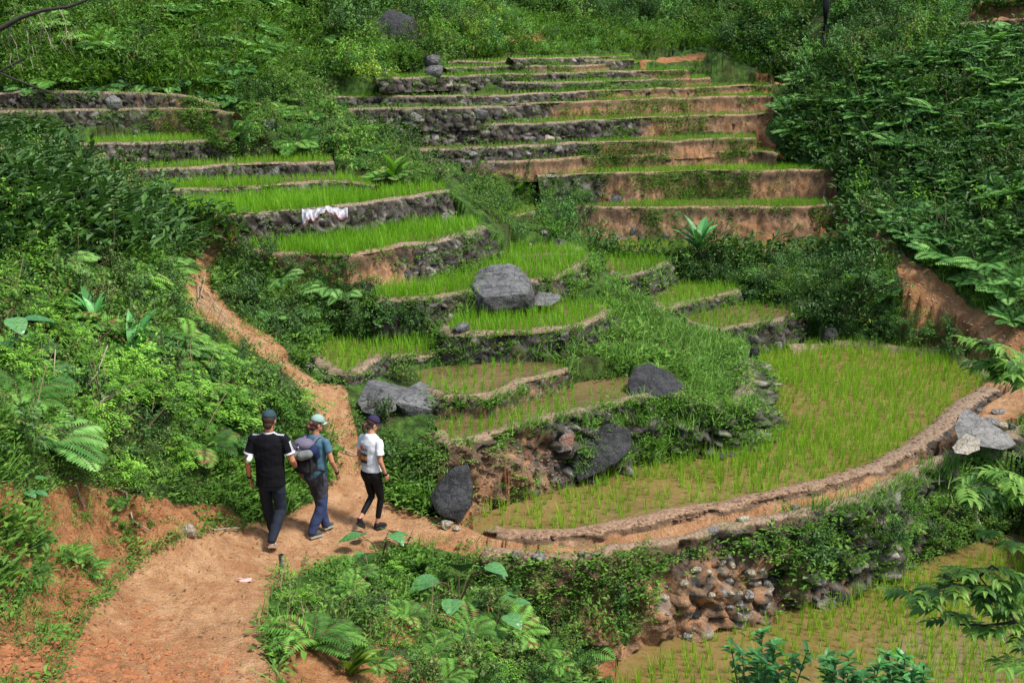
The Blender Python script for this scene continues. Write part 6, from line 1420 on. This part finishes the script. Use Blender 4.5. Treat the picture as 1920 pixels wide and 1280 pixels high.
for s in 'lr':
    sx = -1 if s == 'l' else 1; a, b = J1['sh'+s], J1['el'+s]
    for j, dy in enumerate((-.028, 0, .028)):
        path = [Vector((sx*.075*k1, dy*.6-.005, 1.56*k1))]+[Vector((sx*(.10+.10*t)*k1, dy, (1.545-.02*t)*k1)) for t in (0,.35,.7,1)]+[a.lerp(b, t)+Vector((sx*.075, dy-.01, .035*(1-t*1.4))) for t in (.15,.3,.45,.62)]
        strip_on(bv1, path, .010, 'sleeve_stripe', C_WHITE, s1)
bm = bmesh.new(); bmesh.ops.create_circle(bm, segments=32, radius=1); V = []
for i in range(33):
    a = 2*math.pi*i/32
    for q, z in ((1.0,1.548),(1.05,1.528)): V.append(Vector((math.cos(a)*.071*q, .012+math.sin(a)*.069*q, z))*k1)
bm.free(); link('neckband', np_mesh('neckband', V, np.array([[2*i,2*i+1,2*i+3,2*i+2] for i in range(32)]), smooth=True), C_WHITE, s1)
def ring_band(J, s, t, r, mat, parent, name='bracelet'):
    a, b = J['el'+s], J['wr'+s]; e = a.lerp(b, t); d = (b-a).normalized(); bm = bmesh.new(); bm_tube(bm, [e-d*.011, e+d*.011], [r, r], 16); me = bpy.data.meshes.new(name); bm.to_mesh(me); bm.free(); return link(name, me, mat, parent)
ring_band(J1, 'l', .95, .034, C_BLACK, r1, 'wristband')
# bottle held in the crook of his arm
m, nt, out = newmat('clear_plastic'); n = N(nt); n.bsdf(out, (.74,.78,.80), .15, None, .6, Transmission_Weight=.15); M_PET = m
M_CAPG = mat_plain('cap_green', (.18,.55,.10), .5)
Rz = Matrix.Rotation(R(-4), 3, 'Z'); c0 = Vector(loc)+Rz@Vector((-.225*k1, -.12, 1.225*k1)); wb = empty('water_bottle', c0); tag(wb, 'clear plastic water bottle with green lid tucked under the man\'s arm', 'bottle')
bm = bmesh.new(); pr = [(.13,.030),(.125,.034),(.06,.035),(-.02,.035),(-.06,.033),(-.085,.022),(-.098,.013),(-.104,.013)]; ring = []
for y, r in pr: ring.append([bm.verts.new((r*math.cos(2*math.pi*i/18), y, r*math.sin(2*math.pi*i/18))) for i in range(18)])
for a, b in zip(ring, ring[1:]):
    for i in range(18): bm.faces.new((a[i], a[(i+1)%18], b[(i+1)%18], b[i]))
bm.faces.new(ring[0]); bm.faces.new(ring[-1]); bmesh.ops.recalc_face_normals(bm, faces=bm.faces); me = bpy.data.meshes.new('bottle_body'); bm.to_mesh(me); bm.free(); link('bottle_body', me, M_PET, wb, True)
bm = bmesh.new(); bm_tube(bm, [(0,-.098,0),(0,-.122,0)], [.0165,.0155], 16); me = bpy.data.meshes.new('lid'); bm.to_mesh(me); bm.free(); link('lid', me, M_CAPG, wb)
# the woman with the backpack
pw = dict(head=(.02,.045,1.675), shl=(-.175,0,1.435), shr=(.175,0,1.435), ell=(-.245,-.06,1.17), wrl=(-.25,-.03,.935), hal=(-.235,.0,.83), elr=(.265,.0,1.165), wrr=(.275,.12,.955), har=(.27,.17,.85),
          hil=(-.09,0,.91), hir=(.09,0,.91), knl=(-.07,.16,.50), knr=(.075,-.01,.48), anl=(-.03,.22,.085), anr=(-.02,-.15,.09), tol=(-.01,.38,.02), tor=(.03,.025,.02))
loc2 = gpos(598, 1003); rz2 = R(-24)
r2, J2, k2, s2 = person('woman in teal shirt and slate trousers wearing a mint cap and a grey backpack', loc2, rz2, 1.66, pw, dict(fem=1, skin=MS1, yaw=R(-38), nod=.2, trousers=two_tone(), leg=1.25, shirt=C_TEAL, shirt_hem=.90, sleeve=.5, shoe=C_SHG, sole=C_SOLEP, hair=M_HAIR2, hairdo='bun', cap=C_CAP2, eye=M_EYE, loose=1.04, wr_shirt=.009))
ring_band(J2, 'r', .93, .031, C_BLACK, r2, 'wristband')
# backpack (worn, but a thing of its own)
Rz2 = Matrix.Rotation(rz2, 3, 'Z'); bp = empty('backpack', Vector(loc2)+Rz2@Vector((-.01,-.13,1.0)), rz2); tag(bp, 'grey and black hiking backpack on the back of the woman in teal', 'backpack')
PK1 = mat_plain('pack_black', (.016,.015,.018), .8, .2, .3, 12, .3); PK2 = mat_plain('pack_lilac', (.13,.115,.155), .8, .2, .2, 12, .3); PK3 = mat_plain('pack_grey', (.15,.16,.155), .8, .2, .2, 12, .3); PK4 = mat_plain('pack_navy', (.014,.022,.065), .8, .2, .2, 12, .3)
def soft(name, parts, mat, parent, vox=.009, wr=.006, sm=4):
    bm = bmesh.new()
    for kind, a, b in parts:
        if kind == 'box':
            bmesh.ops.create_cube(bm, size=1, matrix=Matrix.Translation(Vector(a))@Matrix.Diagonal((*b,1)))
        elif kind == 'ball': bm_ball(bm, a, b)
        else: limb(bm, a, b)
    return link(name, melt(bm, name, vox, sm, wr, 2), mat, parent)
soft('main_bag', [('box',(0,-.085,.10),(.26,.16,.24)),('ball',(0,-.10,.05),(.15,.10,.12)),('ball',(0,-.09,.2),(.145,.10,.12))], PK1, bp)
soft('front_pocket', [('box',(.0,-.185,.07),(.20,.05,.15)),('ball',(0,-.195,.04),(.10,.04,.07))], PK1, bp)
soft('lid', [('ball',(-.02,-.09,.34),(.145,.12,.085)),('ball',(-.06,-.13,.30),(.11,.09,.08))], PK2, bp)
soft('rolled_jacket', [('tube',[(-.13,-.20,.245),(-.05,-.235,.235),(.04,-.235,.24),(.12,-.20,.26)],[.06,.066,.066,.058])], PK3, bp)
soft('side_cover', [('ball',(.13,-.09,.27),(.065,.085,.085)),('ball',(.15,-.06,.22),(.045,.06,.08))], PK4, bp)
for s in (-1,1):
    soft('shoulder_strap', [('tube',[(s*.07,-.03,.33),(s*.085,.03,.385),(s*.095,.09,.40),(s*.105,.15,.375),(s*.12,.20,.28),(s*.13,.17,.14)],[.02]*6)], PK2, bp, .007, 0, 2)
soft('hip_strap', [('tube',[(.12,-.03,.0),(.165,.03,-.03),(.16,.09,-.06)],[.016]*3),('tube',[(.165,.03,-.03),(.175,.02,-.15),(.18,.02,-.24)],[.011]*3)], PK1, bp, .006, 0, 2)
bm = bmesh.new(); bm_ball(bm, (-.03,-.215,.335), (.016,.006,.018)); me = bpy.data.meshes.new('logo_mark'); bm.to_mesh(me); bm.free(); link('logo_mark', me, C_WHITE, bp)
tube('zip_line', [([(-.03,-.20,.39),(-.03,-.222,.33),(-.02,-.25,.27)], .006, .006)], PK1, bp)
# the woman in white
pt = dict(head=(.0,.055,1.67), shl=(-.17,0,1.43), shr=(.17,0,1.43), ell=(-.235,-.02,1.16), wrl=(-.22,.10,.95), hal=(-.20,.16,.86), elr=(.23,-.04,1.15), wrr=(.245,.05,.925), har=(.235,.10,.82),
          hil=(-.085,0,.91), hir=(.085,0,.91), knl=(-.075,.06,.50), knr=(.07,.11,.49), anl=(-.045,-.235,.235), anr=(.035,.05,.085), tol=(-.05,-.155,.075), tor=(.045,.215,.02))
loc3 = gpos(700, 992); rz3 = R(-38)
r3, J3, k3, s3 = person('woman in white printed t-shirt and black leggings wearing a violet cap', loc3, rz3, 1.62, pt, dict(fem=1, skin=MS2, yaw=R(-22), nod=.38, trousers=C_LEG, leg=.80, hem=.72, wr_leg=.002, shirt=C_WHITE, shirt_hem=.96, sleeve=.66, shoe=C_SHK, sole=C_SOLEK, hair=M_HAIR, hairdo='tail', cap=C_CAP3, eye=M_EYE, loose=1.08, cuffw=1.06, wr_shirt=.010))
ring_band(J3, 'r', .93, .030, C_BLACK, r3, 'wristband')
# print on the back of the shirt: sun, striped sunset, palm, a line of lettering
bv3 = BVHTree.FromPolygons([v.co.copy() for v in s3.data.vertices], [list(p.vertices) for p in s3.data.polygons])
def decal(name, polys, mat, off=.009):
    VV = []; FF = []
    for poly in polys:
        T = tessellate_polygon([[Vector((*p, 0)) for p in poly]]); b = len(VV); bm = bmesh.new(); vs = [bm.verts.new((*p, 0)) for p in poly]
        for t in T:
            try: bm.faces.new([vs[i] for i in t])
            except ValueError: pass
        bmesh.ops.subdivide_edges(bm, edges=bm.edges, cuts=3, use_grid_fill=True); bmesh.ops.triangulate(bm, faces=bm.faces); bm.verts.index_update()
        for v in bm.verts:
            o = Vector((v.co.x, -.6, v.co.y)); q, nrm, _, _ = bv3.ray_cast(o, Vector((0,1,0)))
            VV.append((q if q else Vector((v.co.x, -.12, v.co.y)))-Vector((0, off, 0)))
        for f in bm.faces: FF.append([v.index+b for v in f.verts])
        bm.free()
    me = np_mesh(name, VV, np.array(FF)); return link(name, me, mat, s3)
pc = lambda n_, col: mat_plain(n_, col, .85, .15, .1, 20)
cx, cz = -.025, 1.20*k3
R4 = lambda x0, z0, x1, z1: [(cx+x0, cz+z0), (cx+x1, cz+z0), (cx+x1, cz+z1), (cx+x0, cz+z1)]
decal('sun_print', [[(cx-.035+.036*math.cos(a), cz+.12+.036*math.sin(a)) for a in np.linspace(0, 2*math.pi, 20, endpoint=False)]], pc('print_red', (.75,.13,.06)))
decal('sunset_print', [R4(-.065,.02,.065,.045), R4(-.065,-.085,.065,-.045)], pc('print_navy', (.035,.045,.075)))
decal('sunset_print', [R4(-.065,-.008,.065,.02), R4(-.065,-.045,.065,-.030)], pc('print_orange', (.65,.20,.04)))
decal('sunset_print', [R4(-.065,-.030,.065,-.008)], pc('print_yellow', (.75,.42,.10)))
palm = [[(cx+.02,cz-.04),(cx+.026,cz-.04),(cx+.036,cz+.10),(cx+.03,cz+.10)]]
for a in (20, 60, 110, 150, 185, -10): palm.append([(cx+.033,cz+.10),(cx+.033+.03*math.cos(R(a))-.004*math.sin(R(a)),cz+.10+.03*math.sin(R(a))+.006),(cx+.033+.052*math.cos(R(a)),cz+.09+.045*math.sin(R(a))),(cx+.033+.03*math.cos(R(a)),cz+.095+.022*math.sin(R(a)))])
decal('palm_print', palm, pc('print_black', (.02,.02,.025)), .012)
fc = bpy.data.curves.new('letters', 'FONT'); fc.body = 'WYCILL'; fc.size = .036; fc.align_x = 'CENTER'; fo = bpy.data.objects.new('letters', fc); COL.objects.link(fo)
fm = bpy.data.meshes.new_from_object(fo.evaluated_get(bpy.context.evaluated_depsgraph_get())); bpy.data.objects.remove(fo)
VV = []
for v in fm.vertices:
    x, z = cx+v.co.x, cz-.118+v.co.y; q, nrm, _, _ = bv3.ray_cast(Vector((x, -.6, z)), Vector((0,1,0))); VV.append((q if q else Vector((x,-.12,z)))-Vector((0,.010,0)))
fm.vertices.foreach_set('co', np.array([tuple(v) for v in VV], dtype=np.float32).ravel()); fm.name = 'lettering'; fm.materials.clear(); link('lettering', fm, pc('print_ink', (.02,.02,.025)), s3)
